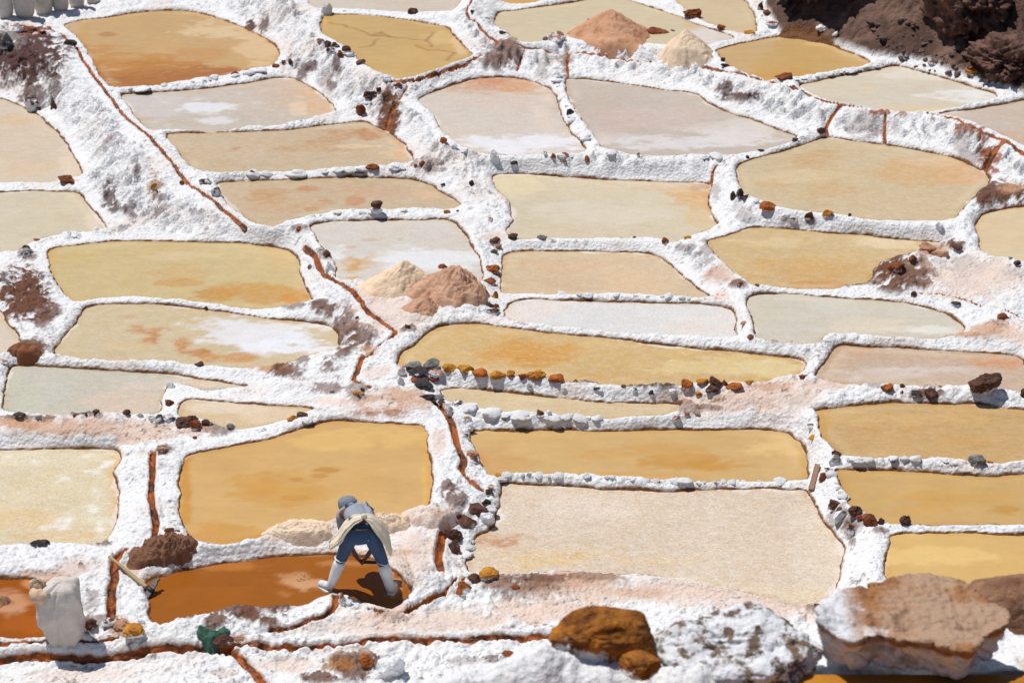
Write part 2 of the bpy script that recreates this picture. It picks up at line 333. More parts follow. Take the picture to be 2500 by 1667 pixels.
rimf = sst(0, 0.06, dmin)
GZ0 = np.maximum(base + RIM * rimf, flo * 1.0 + .0 * rimf)
GZ = GZ0.reshape(NJ, NI)
chan = np.full(N, 9.0); chw = np.full(N, .05); chd = np.zeros(N)
cw = 0.012 * fbm(gx, gy, 6, 3, 21)
for s, w, d in CH:
    q = pts(s)
    W = np.array([list(hit(u, v))[:2] if -40 < v < 1700 else [unproj(u, v, P['base']['z'])[0], unproj(u, v, P['base']['z'])[1]] for u, v in q])
    for _ in range(2):
        W = np.concatenate([W[:1]] + [np.stack([a_ * .75 + b_ * .25, a_ * .25 + b_ * .75]) for a_, b_ in zip(W, W[1:])] + [W[-1:]])
    for A, B in zip(W, W[1:]):
        m = (gx > min(A[0], B[0]) - .4) & (gx < max(A[0], B[0]) + .4) & (gy > min(A[1], B[1]) - .4) & (gy < max(A[1], B[1]) + .4)
        idx = np.nonzero(m)[0]
        dd = np.sqrt(seg_dist(gx[idx], gy[idx], A, B)) + cw[idx]
        w_ = w * .62; r = dd / w_
        u_ = r < chan[idx]
        chan[idx] = np.where(u_, r, chan[idx]); chd[idx] = np.where(u_, d * .7, chd[idx])

# dark hillside beyond the ponds in the far right corner
bz = P['p25']['z'] + .1
hb = pts("d 150,-500 215,-60 240,40 340,195 680,255 900,320 1100,400 1450,455 1700,560 2150,700 2800,800")
hx, hy = unproj(hb[:, 0], hb[:, 1], np.linspace(bz + .25, bz, len(hb)))
HPOLY = np.array([[hx[i], hy[i]] for i in range(1, len(hx))] + [[30, 75], [hx[1] - .2, 75]])
m = gx > hx.min() - 2
hd = np.full(N, 9.0)
idx = np.nonzero(m & (gy > hy.min() - 2))[0]
hd[idx] = poly_sd(gx[idx], gy[idx], HPOLY) + 0.10 * fbm(gx[idx], gy[idx], 2.2, 3, 31)
hin = np.clip(-hd, 0, None)
hillmask = sst(0.0, 0.06, -hd)

# small relief
L1 = lumps(gx, gy, 5.5, 41); L2 = lumps(gx, gy, 13.0, 42); L3 = lumps(gx, gy, 30.0, 43)
n1 = fbm(gx, gy, 1.6, 4, 44); n2 = fbm(gx, gy, 9, 4, 45)
edge = sst(0, .14, dmin)
bank = sst(0.0, .5, dmin)
rough = 0.12 + 1.0 * sst(-.3, .3, fbm(gx, gy, .8, 4, 46))
n3 = fbm(gx, gy, 15, 3, 48)
near_e = sst(0, .05, dmin)
lumpz = near_e * ((0.040 * L1 * edge + 0.030 * L2 + 0.012 * L3) * rough - .02) + bank * .035 * n2 + edge * .02 * n3
z = GZ0 + lumpz + bank * .08 * n1
# runnels on the steep white slopes
gz_y = np.gradient(base.reshape(NJ, NI), axis=0) / np.gradient(GY, axis=0)
steep = sst(.25, .8, np.abs(gz_y).ravel()) * bank
wide = sst(.10, .45, dmin)
gxx_ = np.gradient(base.reshape(NJ, NI), axis=1) / np.gradient(GX, axis=1)
gxr = gxx_.ravel(); gyr = gz_y.ravel(); gm_ = np.hypot(gxr, gyr) + 1e-6
diag = sst(.25, .6, gxr / gm_)
rA = fbm((gx - gy) * 4.0, (gx + gy) * .9, 2.2, 5, 47, .6); rB = fbm(gx * 4.2, gy * .8, 2.2, 5, 49, .6)
runnel = rA * diag + rB * (1 - diag)
slope_ = sst(.06, .26, gm_) * wide * sst(24.5, 27, gy) * sst(1.5, 4.5, chan)
z += slope_ * (.24 * runnel + .08 * (lumps(gx, gy, 3.6, 57) - .4))
cm = sst(1.6, .45, chan) * (1 - inside)
z = z - chd * cm + .018 * sst(2.6, 1.5, chan) * sst(.9, 1.5, chan)
shore = znear + 1.1 * dmin + 130 * np.clip(dmin, 0, 1) ** 2
z = np.where(dmin < 0, np.maximum(znear + 1.3 * dmin, znear - .07), np.minimum(z, shore))
z = z + hillmask * (0.05 + hin * 0.42 + .35 * sst(.2, 1.5, hin) * fbm(gx, gy, .55, 5, 51) * 2.2 + 0.05 * L1 + .10 * sst(.1, .8, hin) * lumps(gx, gy, 2.3, 55))
GZ = z.reshape(NJ, NI)
vu, vv = proj(gx, gy, z)

# ------------------------------------------------------------------ colours of banks: salt, earth, clay, drawn patches
SALT, PINK, EARTH, TAN, MAROON, RUST, OCHRE, GREY = (lin(c) for c in ((244,243,242), (232,205,186), (112,70,48), (206,158,122), (92,58,52), (150,72,22), (170,110,40), (170,168,165)))
PATCH = [
 ('a',120,420,330,190,'M',.75),('a',60,300,120,90,'G',.6),('a',250,740,90,120,'M',.6),('a',240,240,110,40,'R',.6),('a',420,690,40,110,'M',.5),('e',830,240,60,90,'M',.6),('e',905,350,50,50,'M',.6),('e',1190,190,50,110,'O',.7),('e',1000,340,40,60,'M',.5),('e',1050,60,30,50,'M',.5),
 ('b',140,190,35,80,'M',.6),('b',35,190,35,50,'M',.7),('b',440,540,50,70,'M',.6),('b',600,600,60,50,'E',.5),('b',700,500,30,70,'M',.6),('b',1100,880,75,170,'E',1),('b',1950,420,130,110,'E',.7),('b',1870,60,90,110,'G',.6),('b',1390,1270,100,60,'E',.6),('b',500,500,40,60,'M',.6),('b',660,660,40,40,'M',.5),
 ('b',640,700,60,60,'E',.35),('b',300,350,60,60,'P',.5),
 ('c',130,350,60,90,'E',.6),('c',60,460,80,60,'E',.5),('c',570,470,40,100,'E',.7),('c',1790,690,70,60,'M',.6),('c',1900,745,150,28,'M',.5),('c',400,540,60,60,'E',.4),
 ('d',980,960,130,90,'E',.45),('d',1215,980,30,60,'E',.4),('d',1120,860,90,25,'R',.9),('d',1260,870,60,30,'R',.7),('d',1500,915,80,18,'R',.7),('d',1750,990,120,35,'R',.8),('d',1900,1060,80,40,'R',.8),('d',1830,1200,110,70,'E',.5),('d',1720,1090,60,60,'E',.4),('d',1940,1190,80,120,'R',.9),('d',1980,1500,190,80,'E',.85),('d',2120,1450,100,50,'T',.8),('d',80,740,90,22,'M',.6),
 ('e',170,1010,170,190,'E',1),('e',330,1130,110,70,'E',.9),('e',300,1210,70,40,'E',.8),('e',40,890,50,60,'M',.6),('e',210,690,60,50,'E',.7),
 ('f',600,1110,110,55,'E',.9),('f',770,1260,90,150,'E',.85),('f',880,1310,100,80,'E',.85),('f',380,1080,90,28,'E',.7),('f',930,1410,90,22,'T',.8),('f',420,500,60,30,'E',.7),('f',620,690,50,50,'E',.7),('f',1150,1130,330,160,'P',.7),('f',1000,950,200,80,'P',.7),('f',1900,560,110,50,'P',.8),('f',1240,1250,50,30,'E',.8),
 ('g',1640,700,50,110,'E',.5),('g',1740,850,120,80,'T',.7),('g',1480,640,60,30,'E',.5),('g',1900,920,70,25,'E',.7),('g',1720,220,40,60,'E',.4),('g',1760,1000,70,40,'P',.8),('g',1950,390,60,50,'E',.4),
 ('h',1230,820,220,130,'E',.95),('h',1500,650,160,50,'T',.9),('h',1680,620,60,35,'E',.9),('h',1120,800,100,80,'E',1),('h',1050,890,130,40,'E',.7),('h',860,920,120,16,'E',.8),('h',1850,850,500,170,'P',.8),('h',1740,760,140,60,'G',.35),('h',2110,820,110,50,'G',.4),('h',1340,880,140,70,'E',.8),('h',2000,1270,200,70,'T',.9),('h',2040,1200,100,40,'R',.5),('h',1750,1310,160,20,'T',.9),('h',1980,220,240,80,'E',.85),('h',430,1355,190,14,'E',.8),('h',2100,180,100,50,'T',.8),('h',20,920,70,30,'E',.6),('h',540,1450,40,30,'G',.6),('h',2150,1300,150,80,'P',.8),('h',380,420,50,30,'M',.5),('h',560,440,40,30,'M',.5),('h',1250,1050,120,20,'P',.3),
 ('i',600,760,700,75,'T',.75),('i',150,720,200,60,'T',.9),('i',1100,800,300,60,'P',.9),('i',200,682,180,16,'E',.7),('i',620,655,140,16,'E',.8),('i',2060,300,150,40,'T',.95),('i',1550,265,70,14,'E',.8),('i',1640,780,130,40,'E',.7),('i',1260,930,60,30,'E',.8),('i',1260,1060,50,20,'G',.6),('i',230,170,130,60,'E',.9),('i',1000,860,120,30,'P',.8),('i',1500,780,150,50,'T',.6),('i',1150,960,100,30,'P',.5),('i',2150,350,80,30,'E',.8),('i',960,340,400,14,'T',.5),
 ('j',190,290,180,40,'T',.9),('j',320,330,110,60,'E',.8),('j',640,290,60,60,'E',.8),('j',750,190,60,40,'E',.8),('j',420,240,60,40,'E',.7),('j',1120,570,330,110,'T',.85),('j',1100,650,220,26,'R',.5),('j',1050,580,110,40,'S',.6),('j',620,460,110,40,'E',.7),('j',650,560,200,30,'P',.6),('j',960,190,60,20,'T',.8),('j',1480,880,70,110,'P',.7),('j',1570,1220,60,60,'E',.8),('j',1590,1310,90,70,'E',.8),('j',1450,1420,170,60,'P',.9),('j',1310,1400,80,50,'E',.5),('j',480,1500,420,70,'T',.4),('j',1200,360,50,60,'T',.6),('j',1000,340,120,60,'P',.6),('j',1000,1470,200,40,'P',.9),('j',1650,590,120,25,'E',.6),('j',850,480,80,50,'E',.6),
 ('k',1700,560,500,90,'P',.85),('k',1500,600,90,50,'E',.6),('k',1650,600,90,20,'E',.6),('k',850,400,330,20,'M',.8),('k',1220,442,160,14,'M',.7),('k',1720,520,60,30,'O',.5),('k',2000,490,200,60,'P',.9),
 ('l',300,480,360,130,'P',.85),('l',1060,430,100,26,'E',.5),('l',1480,490,80,60,'E',.85),('l',1370,500,60,40,'E',.7),('l',250,430,160,30,'T',.7),('l',700,420,250,40,'P',.9),('l',480,560,130,40,'G',.3),('l',780,1440,80,90,'E',.5),('l',740,1000,30,60,'P',.4),('l',420,100,180,20,'T',.5),
 ('m',600,680,180,70,'T',.5),('m',300,730,250,35,'T',.8),('m',750,500,80,18,'E',.8),('m',1150,760,110,50,'T',.6),('m',1000,690,100,50,'T',.6),('m',650,1130,60,60,'E',.8),('m',690,930,60,80,'E',.5),('m',800,1110,110,50,'E',.7),('m',940,1130,120,60,'T',1),('m',1020,1210,110,40,'O',.8),('m',1680,1090,90,70,'E',.9),('m',1820,1020,110,60,'E',.9),('m',1420,1050,70,20,'E',.9),('m',1950,1010,60,60,'E',.6),('m',2050,1090,60,30,'E',.7),('m',2150,980,60,60,'E',.8),('m',1700,1480,120,30,'T',.4),('m',700,1500,500,60,'P',.35),('m',1840,1215,70,30,'T',.9),('m',620,655,20,12,'E',.8),('m',270,480,70,30,'E',.5),('m',1150,640,150,20,'T',.5),('m',200,490,250,8,'E',.6),
 ('n',30,1040,70,60,'E',.9),('n',260,980,90,50,'E',.9),('n',170,1090,60,20,'E',.8),('n',300,1050,25,12,'E',.8),('n',1110,1040,100,22,'E',.8),('n',1000,1060,120,40,'T',.5),('n',1250,600,150,220,'P',.7),('n',1450,530,70,80,'P',.6),('n',1000,330,420,50,'T',.5),('n',400,420,330,90,'P',.8),('n',500,390,150,40,'T',.7),('n',1250,260,90,40,'E',.6),('n',1500,300,140,60,'P',.8),('n',1400,360,30,14,'E',.7),('n',850,1420,170,110,'E',.9),('n',570,1520,120,40,'E',.9),('n',700,1440,120,50,'O',.7),('n',780,1140,500,60,'P',.5),('n',1500,1080,600,90,'P',.8),('n',1700,1390,120,30,'E',.4),('n',300,1410,300,60,'P',.7),('n',800,1320,350,30,'P',.4),('n',1200,990,120,40,'P',.9),('n',980,570,300,30,'T',.7),('n',400,560,500,20,'T',.4),
 ('o',550,800,560,90,'T',.85),('o',250,830,250,80,'E',.65),('o',300,760,220,30,'E',.6),('o',1000,800,110,35,'G',.5),('o',1550,870,450,100,'P',.9),('o',400,1000,500,100,'P',.9),('o',900,880,500,80,'P',.9),('o',780,745,200,24,'E',.5),('o',1050,704,70,10,'E',.9),('o',70,1380,90,40,'E',.7),('o',1100,870,300,40,'T',.4),
 ('p',200,960,420,120,'P',.9),('p',600,990,60,20,'E',.8),('p',900,300,90,70,'E',.6),('p',850,380,50,60,'E',.7),('p',1110,400,60,20,'E',.7),('p',880,490,25,30,'E',.7),('p',560,1060,90,60,'P',.6)]
KC = {'E': EARTH, 'T': TAN, 'P': PINK, 'M': MAROON, 'R': RUST, 'O': OCHRE, 'G': GREY, 'S': SALT}
def paint(col, u, v, x, y, plist, seed, amp=.75, fs=5.0):
    nz = fbm(x * (1 if seed < 100 else .5), y, fs, 5, seed, .62) + .40 * fbm(x * (1 if seed < 100 else .6), y, fs * 5, 4, seed + 7, .6)
    dirt = np.zeros(len(x)); smo = np.zeros(len(x))
    for t, cx_, cy_, rx, ry, k, st in plist:
        U, V = px(t, cx_, cy_); rx, ry = rx / 3.136, ry / 3.136
        idx = np.nonzero((abs(u - U) < rx * 1.6) & (abs(v - V) < ry * 1.6))[0]
        if not len(idx): continue
        rr = np.sqrt(((u[idx] - U) / rx) ** 2 + ((v[idx] - V) / ry) ** 2)
        soft = .62 if not isinstance(k, str) else (.9 if k in 'PGT' else .32)
        if k == 'M': st = min(1, st * 1.4)
        am_ = amp * (.45 if (isinstance(k, str) and k in 'PT') else 1)
        m_ = np.clip(sst(-soft * .5, soft * .5, 1 - rr + am_ * nz[idx] - (.1 if not (isinstance(k, str) and k in 'EM') else -.12)) * sst(1.6, 1.1, rr) * st, 0, 1)
        c = KC[k] if isinstance(k, str) else lin(k)
        col[idx] = col[idx] * (1 - m_[:, None]) + c * m_[:, None]
        if isinstance(k, str) and k in 'EMRO': dirt[idx] = np.maximum(dirt[idx], m_)
        if isinstance(k, str) and k in 'PT': smo[idx] = np.maximum(smo[idx], m_)
    return dirt, smo
EDGE_TINT = lin((222,196,170))
col = np.tile(SALT, (N, 1))
blot = sst(.1, .6, fbm(gx, gy, 1.1, 4, 61)) * .35
col = col * (1 - blot[:, None]) + PINK * blot[:, None]
rb = sst(.22, .5, runnel) * slope_ * sst(-.1, .35, fbm(gx, gy, .8, 3, 67)) * .75
col = col * (1 - rb[:, None]) + lin((150, 118, 104)) * rb[:, None]
speck = sst(.45, .62, fbm(gx, gy, 4.5, 5, 62, .65)) * .5 * sst(.08, .3, dmin)
col = col * (1 - speck[:, None]) + EARTH * speck[:, None]
foot = sst(.05, .0, dmin) * .6
col = col * (1 - foot[:, None]) + EDGE_TINT * foot[:, None]
dirt, smooth_ = paint(col, vu, vv, gx, gy, PATCH, 71, 1.5, 7.0)
z = z - .92 * lumpz * np.clip(smooth_ * 1.2, 0, 1) * (1 - dirt)
sp2 = sst(.40, .55, fbm(gx, gy, 20, 3, 64) + .5 * fbm(gx, gy, 1.3, 3, 65) - .14) * .7 * sst(.02, .1, dmin)
col = col * (1 - sp2[:, None]) + lin((104, 74, 56)) * sp2[:, None]
fine_ = 1 - .07 * sst(.1, .6, fbm(gx, gy, 30, 3, 66))
col = col * fine_[:, None]
MUD = lin((168, 88, 26)); MUD2 = lin((92, 46, 14))
mm = sst(1.15, .8, chan)
lipc = sst(1.6, 1.2, chan) * (1 - mm) * .35
col = col * (1 - lipc[:, None]) + TAN * lipc[:, None]
hn = fbm(gx, gy, 2.0, 5, 91)
hc = lin((98, 68, 54)) + (lin((142, 108, 90)) - lin((98, 68, 54))) * sst(-.1, .6, hn)[:, None]
hc = hc * (0.75 + .35 * fbm(gx, gy, 11, 3, 92))[:, None]
col = col * (1 - hillmask[:, None]) + hc * hillmask[:, None]
z = z + dirt * (0.03 * L2 + .025 * fbm(gx, gy, 22, 3, 95)) * (1 - inside) * (1 - mm)
GZ = z.reshape(NJ, NI)

# ------------------------------------------------------------------ materials
def new_mat(name):
    m = bpy.data.materials.new(name); m.use_nodes = True
    return m, m.node_tree, m.node_tree.nodes['Principled BSDF']
def nd(nt, typ, **kw):
    n = nt.nodes.new(typ)
    for k, v in kw.items():
        if k.startswith('i_'): n.inputs[k[2:].replace('_', ' ')].default_value = v
        else: setattr(n, k, v)
    return n
def bump_chain(nt, bsdf, vec, items):
    """items: (kind, scale, strength, distance)"""
    prev = None
    for kind, sc, st, di in items:
        if kind == 'n':
            t = nd(nt, 'ShaderNodeTexNoise', i_Scale=sc, i_Detail=5.0, i_Roughness=.6); out = t.outputs['Fac']
        else:
            t = nd(nt, 'ShaderNodeTexVoronoi', i_Scale=sc); t.feature = 'SMOOTH_F1'; out = t.outputs['Distance']
        nt.links.new(vec, t.inputs['Vector'])
        b = nd(nt, 'ShaderNodeBump', i_Strength=st, i_Distance=di)
        if kind == 'v': b.invert = True
        nt.links.new(out, b.inputs['Height'])
        if prev: nt.links.new(prev, b.inputs['Normal'])
        prev = b.outputs['Normal']
    nt.links.new(prev, bsdf.inputs['Normal'])
def vary(nt, colsock, vec, sc, lo, hi):
    t = nd(nt, 'ShaderNodeTexNoise', i_Scale=sc, i_Detail=6.0, i_Roughness=.65)
    nt.links.new(vec, t.inputs['Vector'])
    mr = nd(nt, 'ShaderNodeMapRange'); mr.inputs[1].default_value = .3; mr.inputs[2].default_value = .7
    mr.inputs[3].default_value = lo; mr.inputs[4].default_value = hi
    nt.links.new(t.outputs['Fac'], mr.inputs[0])
    mx = nd(nt, 'ShaderNodeVectorMath', operation='SCALE')
    nt.links.new(colsock, mx.inputs[0]); nt.links.new(mr.outputs[0], mx.inputs['Scale'])
    return mx.outputs[0]

def attr_mat(name, rough, bumps, lo=.9, hi=1.05, sc=45, spec=.3):
    m, nt, b = new_mat(name)
    tc = nd(nt, 'ShaderNodeTexCoord')
    at = nd(nt, 'ShaderNodeVertexColor', layer_name='Col')
    c = vary(nt, at.outputs['Color'], tc.outputs['Object'], sc, lo, hi)
    nt.links.new(c, b.inputs['Base Color'])
    b.inputs['Roughness'].default_value = rough
    b.inputs['Specular IOR Level'].default_value = spec
    bump_chain(nt, b, tc.outputs['Object'], bumps)
    return m
def ground_mat():
    m = attr_mat('salt_and_earth_wet_shade', .75, [('n', 9, .6, .04), ('v', 22, .7, .03), ('n', 60, .7, .015)], .86, 1.03)
    nt = m.node_tree; b = nt.nodes['Principled BSDF']
    src = b.inputs['Base Color'].links[0].from_socket
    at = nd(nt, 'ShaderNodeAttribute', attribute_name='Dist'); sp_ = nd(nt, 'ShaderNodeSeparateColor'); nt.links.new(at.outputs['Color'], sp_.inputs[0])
    tc = [n for n in nt.nodes if n.type == 'TEX_COORD'][0]
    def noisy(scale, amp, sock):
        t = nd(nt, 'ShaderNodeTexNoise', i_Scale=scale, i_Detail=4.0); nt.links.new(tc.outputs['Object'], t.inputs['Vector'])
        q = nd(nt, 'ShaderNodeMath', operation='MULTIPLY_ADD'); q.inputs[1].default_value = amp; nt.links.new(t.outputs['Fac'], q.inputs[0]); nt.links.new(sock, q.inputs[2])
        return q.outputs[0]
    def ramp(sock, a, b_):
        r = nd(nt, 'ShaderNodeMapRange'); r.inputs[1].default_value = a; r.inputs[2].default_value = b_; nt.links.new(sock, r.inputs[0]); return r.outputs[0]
    def mixc(fac, c1, col_):
        x_ = nd(nt, 'ShaderNodeMix', data_type='RGBA'); nt.links.new(fac, x_.inputs[0]); nt.links.new(c1, x_.inputs[6])
        if isinstance(col_, tuple): x_.inputs[7].default_value = col_
        else: nt.links.new(col_, x_.inputs[7])
        return x_.outputs[2]
    wet = ramp(noisy(4, .34, sp_.outputs['Red']), .335, .22)  # foot of the banks: damp plus a thin shadow line, both put into the colour
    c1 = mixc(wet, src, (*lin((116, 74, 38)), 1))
    t = nd(nt, 'ShaderNodeTexNoise', i_Scale=5.0, i_Detail=6.0); nt.links.new(tc.outputs['Object'], t.inputs['Vector'])
    mudc = mixc(ramp(t.outputs['Fac'], .42, .6), rgbv(nt, MUD), (*MUD2, 1))
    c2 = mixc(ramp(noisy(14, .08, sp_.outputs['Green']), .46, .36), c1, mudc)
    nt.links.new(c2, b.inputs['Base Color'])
    mr = ramp(sp_.outputs['Green'], .34, .24); rr_ = nd(nt, 'ShaderNodeMapRange'); rr_.inputs[3].default_value = .75; rr_.inputs[4].default_value = .32
    nt.links.new(mr, rr_.inputs[0]); nt.links.new(rr_.outputs[0], b.inputs['Roughness'])
    return m
def rgbv(nt, c):
    q = nd(nt, 'ShaderNodeRGB'); q.outputs[0].default_value = (*c, 1); return q.outputs[0]
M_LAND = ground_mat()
M_GROUND = attr_mat('salt_and_earth', .75, [('n', 9, .6, .04), ('v', 22, .7, .03), ('n', 60, .7, .015)], .86, 1.03)
M_SALT_HEAP = attr_mat('heaped_salt', .95, [('n', 22, .6, .02), ('n', 60, .8, .012)], .80, 1.12, 70)

def set_colors(me, col, nm='Col'):
    a = me.color_attributes.new(nm, 'FLOAT_COLOR', 'POINT')
    buf = np.ones((len(me.vertices), 4), np.float32); buf[:, :3] = np.clip(col, 0, 1)
    a.data.foreach_set('color', buf.ravel())
def grid_mesh(name, X, Y, Z, nj, ni, keep=None):
    me = bpy.data.meshes.new(name)
    co = np.stack([X, Y, Z], 1).astype(np.float32)
    j, i = np.meshgrid(np.arange(nj - 1), np.arange(ni - 1), indexing='ij')
    a = (j * ni + i).ravel()
    q = np.stack([a, a + 1, a + ni + 1, a + ni], 1)
    if keep is not None: q = q[keep]
    me.vertices.add(len(co)); me.vertices.foreach_set('co', co.ravel())
    me.loops.add(q.size); me.loops.foreach_set('vertex_index', q.ravel().astype(np.int32))
    me.polygons.add(len(q)); me.polygons.foreach_set('loop_start', np.arange(0, q.size, 4, dtype=np.int32))
    me.polygons.foreach_set('use_smooth', np.ones(len(q), bool))
    me.update(calc_edges=True)
    return me
def link(name, me, mat=None, parent=None):
    o = bpy.data.objects.new(name, me); COL.objects.link(o)
    if mat is not None and me is not None:
        me.materials.clear(); me.materials.append(mat)
    if parent: o.parent = parent
    return o
def tag(o, label, cat, group=None):
    o['label'] = label; o['category'] = cat
    if group: o['group'] = group
    return o

me = grid_mesh('ground', gx, gy, z, NJ, NI)
set_colors(me, col)
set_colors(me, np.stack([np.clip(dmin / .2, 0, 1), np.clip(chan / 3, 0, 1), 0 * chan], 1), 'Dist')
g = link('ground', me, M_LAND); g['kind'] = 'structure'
g['label'] = 'terraced banks of white crusted salt and brown earth between the ponds'

# far hillside and valley floor around the terraces
M_EARTH, nt, b = new_mat('bare_earth')
tc = nd(nt, 'ShaderNodeTexCoord'); rgb = nd(nt, 'ShaderNodeRGB'); rgb.outputs[0].default_value = (.22, .15, .11, 1)
nt.links.new(vary(nt, rgb.outputs[0], tc.outputs['Object'], .6, .7, 1.2), b.inputs['Base Color']); b.inputs['Roughness'].default_value = .95
n_ = 90
gxx, gyy = np.meshgrid(np.linspace(-1, 1, n_), np.linspace(-1, 1, n_)); gxx = np.sign(gxx) * abs(gxx) ** 2.2 * 900; gyy = np.sign(gyy) * abs(gyy) ** 2.2 * 900 + 35
zz = np.where(gyy > 0, 0.05 * gyy, .0) - 2.2 + np.clip(np.hypot(gxx, gyy - 35) - 60, 0, None) * .12 + 3 * fbm(gxx, gyy, .03, 4, 5) * np.clip(np.hypot(gxx, gyy - 35) / 100 - .5, 0, 8)
o = link('hills', grid_mesh('hills', gxx.ravel(), gyy.ravel(), zz.ravel(), n_, n_), M_EARTH); o['kind'] = 'structure'

# ------------------------------------------------------------------ ponds
def pond_mat(name, crust, rough):
    m, nt, b = new_mat(name)
    tc = nd(nt, 'ShaderNodeTexCoord')
    mp = nd(nt, 'ShaderNodeMapping'); mp.inputs['Scale'].default_value = (1, 1.6, 1)
    nt.links.new(tc.outputs['Object'], mp.inputs[0])
    at = nd(nt, 'ShaderNodeVertexColor', layer_name='Col')
    c = vary(nt, at.outputs['Color'], mp.outputs[0], 3, .93, 1.04)
    t = nd(nt, 'ShaderNodeTexNoise', i_Scale=8.0, i_Detail=10.0, i_Roughness=.82)
    nt.links.new(mp.outputs[0], t.inputs['Vector'])
    rp = nd(nt, 'ShaderNodeMapRange'); rp.inputs[1].default_value = .46; rp.inputs[2].default_value = .64; rp.inputs[3].default_value = 0; rp.inputs[4].default_value = .8 * crust
    nt.links.new(t.outputs['Fac'], rp.inputs[0])
    mix = nd(nt, 'ShaderNodeMix', data_type='RGBA')
    nt.links.new(rp.outputs[0], mix.inputs[0]); nt.links.new(c, mix.inputs[6]); mix.inputs[7].default_value = (*lin((232, 223, 210)), 1)
    t2 = nd(nt, 'ShaderNodeTexNoise', i_Scale=34.0, i_Detail=6.0, i_Roughness=.75)
    nt.links.new(mp.outputs[0], t2.inputs['Vector'])
    r2 = nd(nt, 'ShaderNodeMapRange'); r2.inputs[1].default_value = .36; r2.inputs[2].default_value = .52; r2.inputs[3].default_value = 1 - .38 * min(1, crust + .12); r2.inputs[4].default_value = 1
    nt.links.new(t2.outputs['Fac'], r2.inputs[0])
    sc = nd(nt, 'ShaderNodeVectorMath', operation='SCALE')
    nt.links.new(mix.outputs[2], sc.inputs[0]); nt.links.new(r2.outputs[0], sc.inputs['Scale'])
    nt.links.new(sc.outputs[0], b.inputs['Base Color'])
    b.inputs['Roughness'].default_value = rough
    b.inputs['Specular IOR Level'].default_value = .12
    bump_chain(nt, b, mp.outputs[0], [('n', 4, .12, .02), ('n', 38, .10 + .5 * crust, .008)])
    return m
PM = {}
def pm(c):
    k = round(c * 5) / 5
    if k not in PM: PM[k] = pond_mat('pond_brine_%d' % int(k * 10), k, .09 + .55 * k)
    return PM[k]
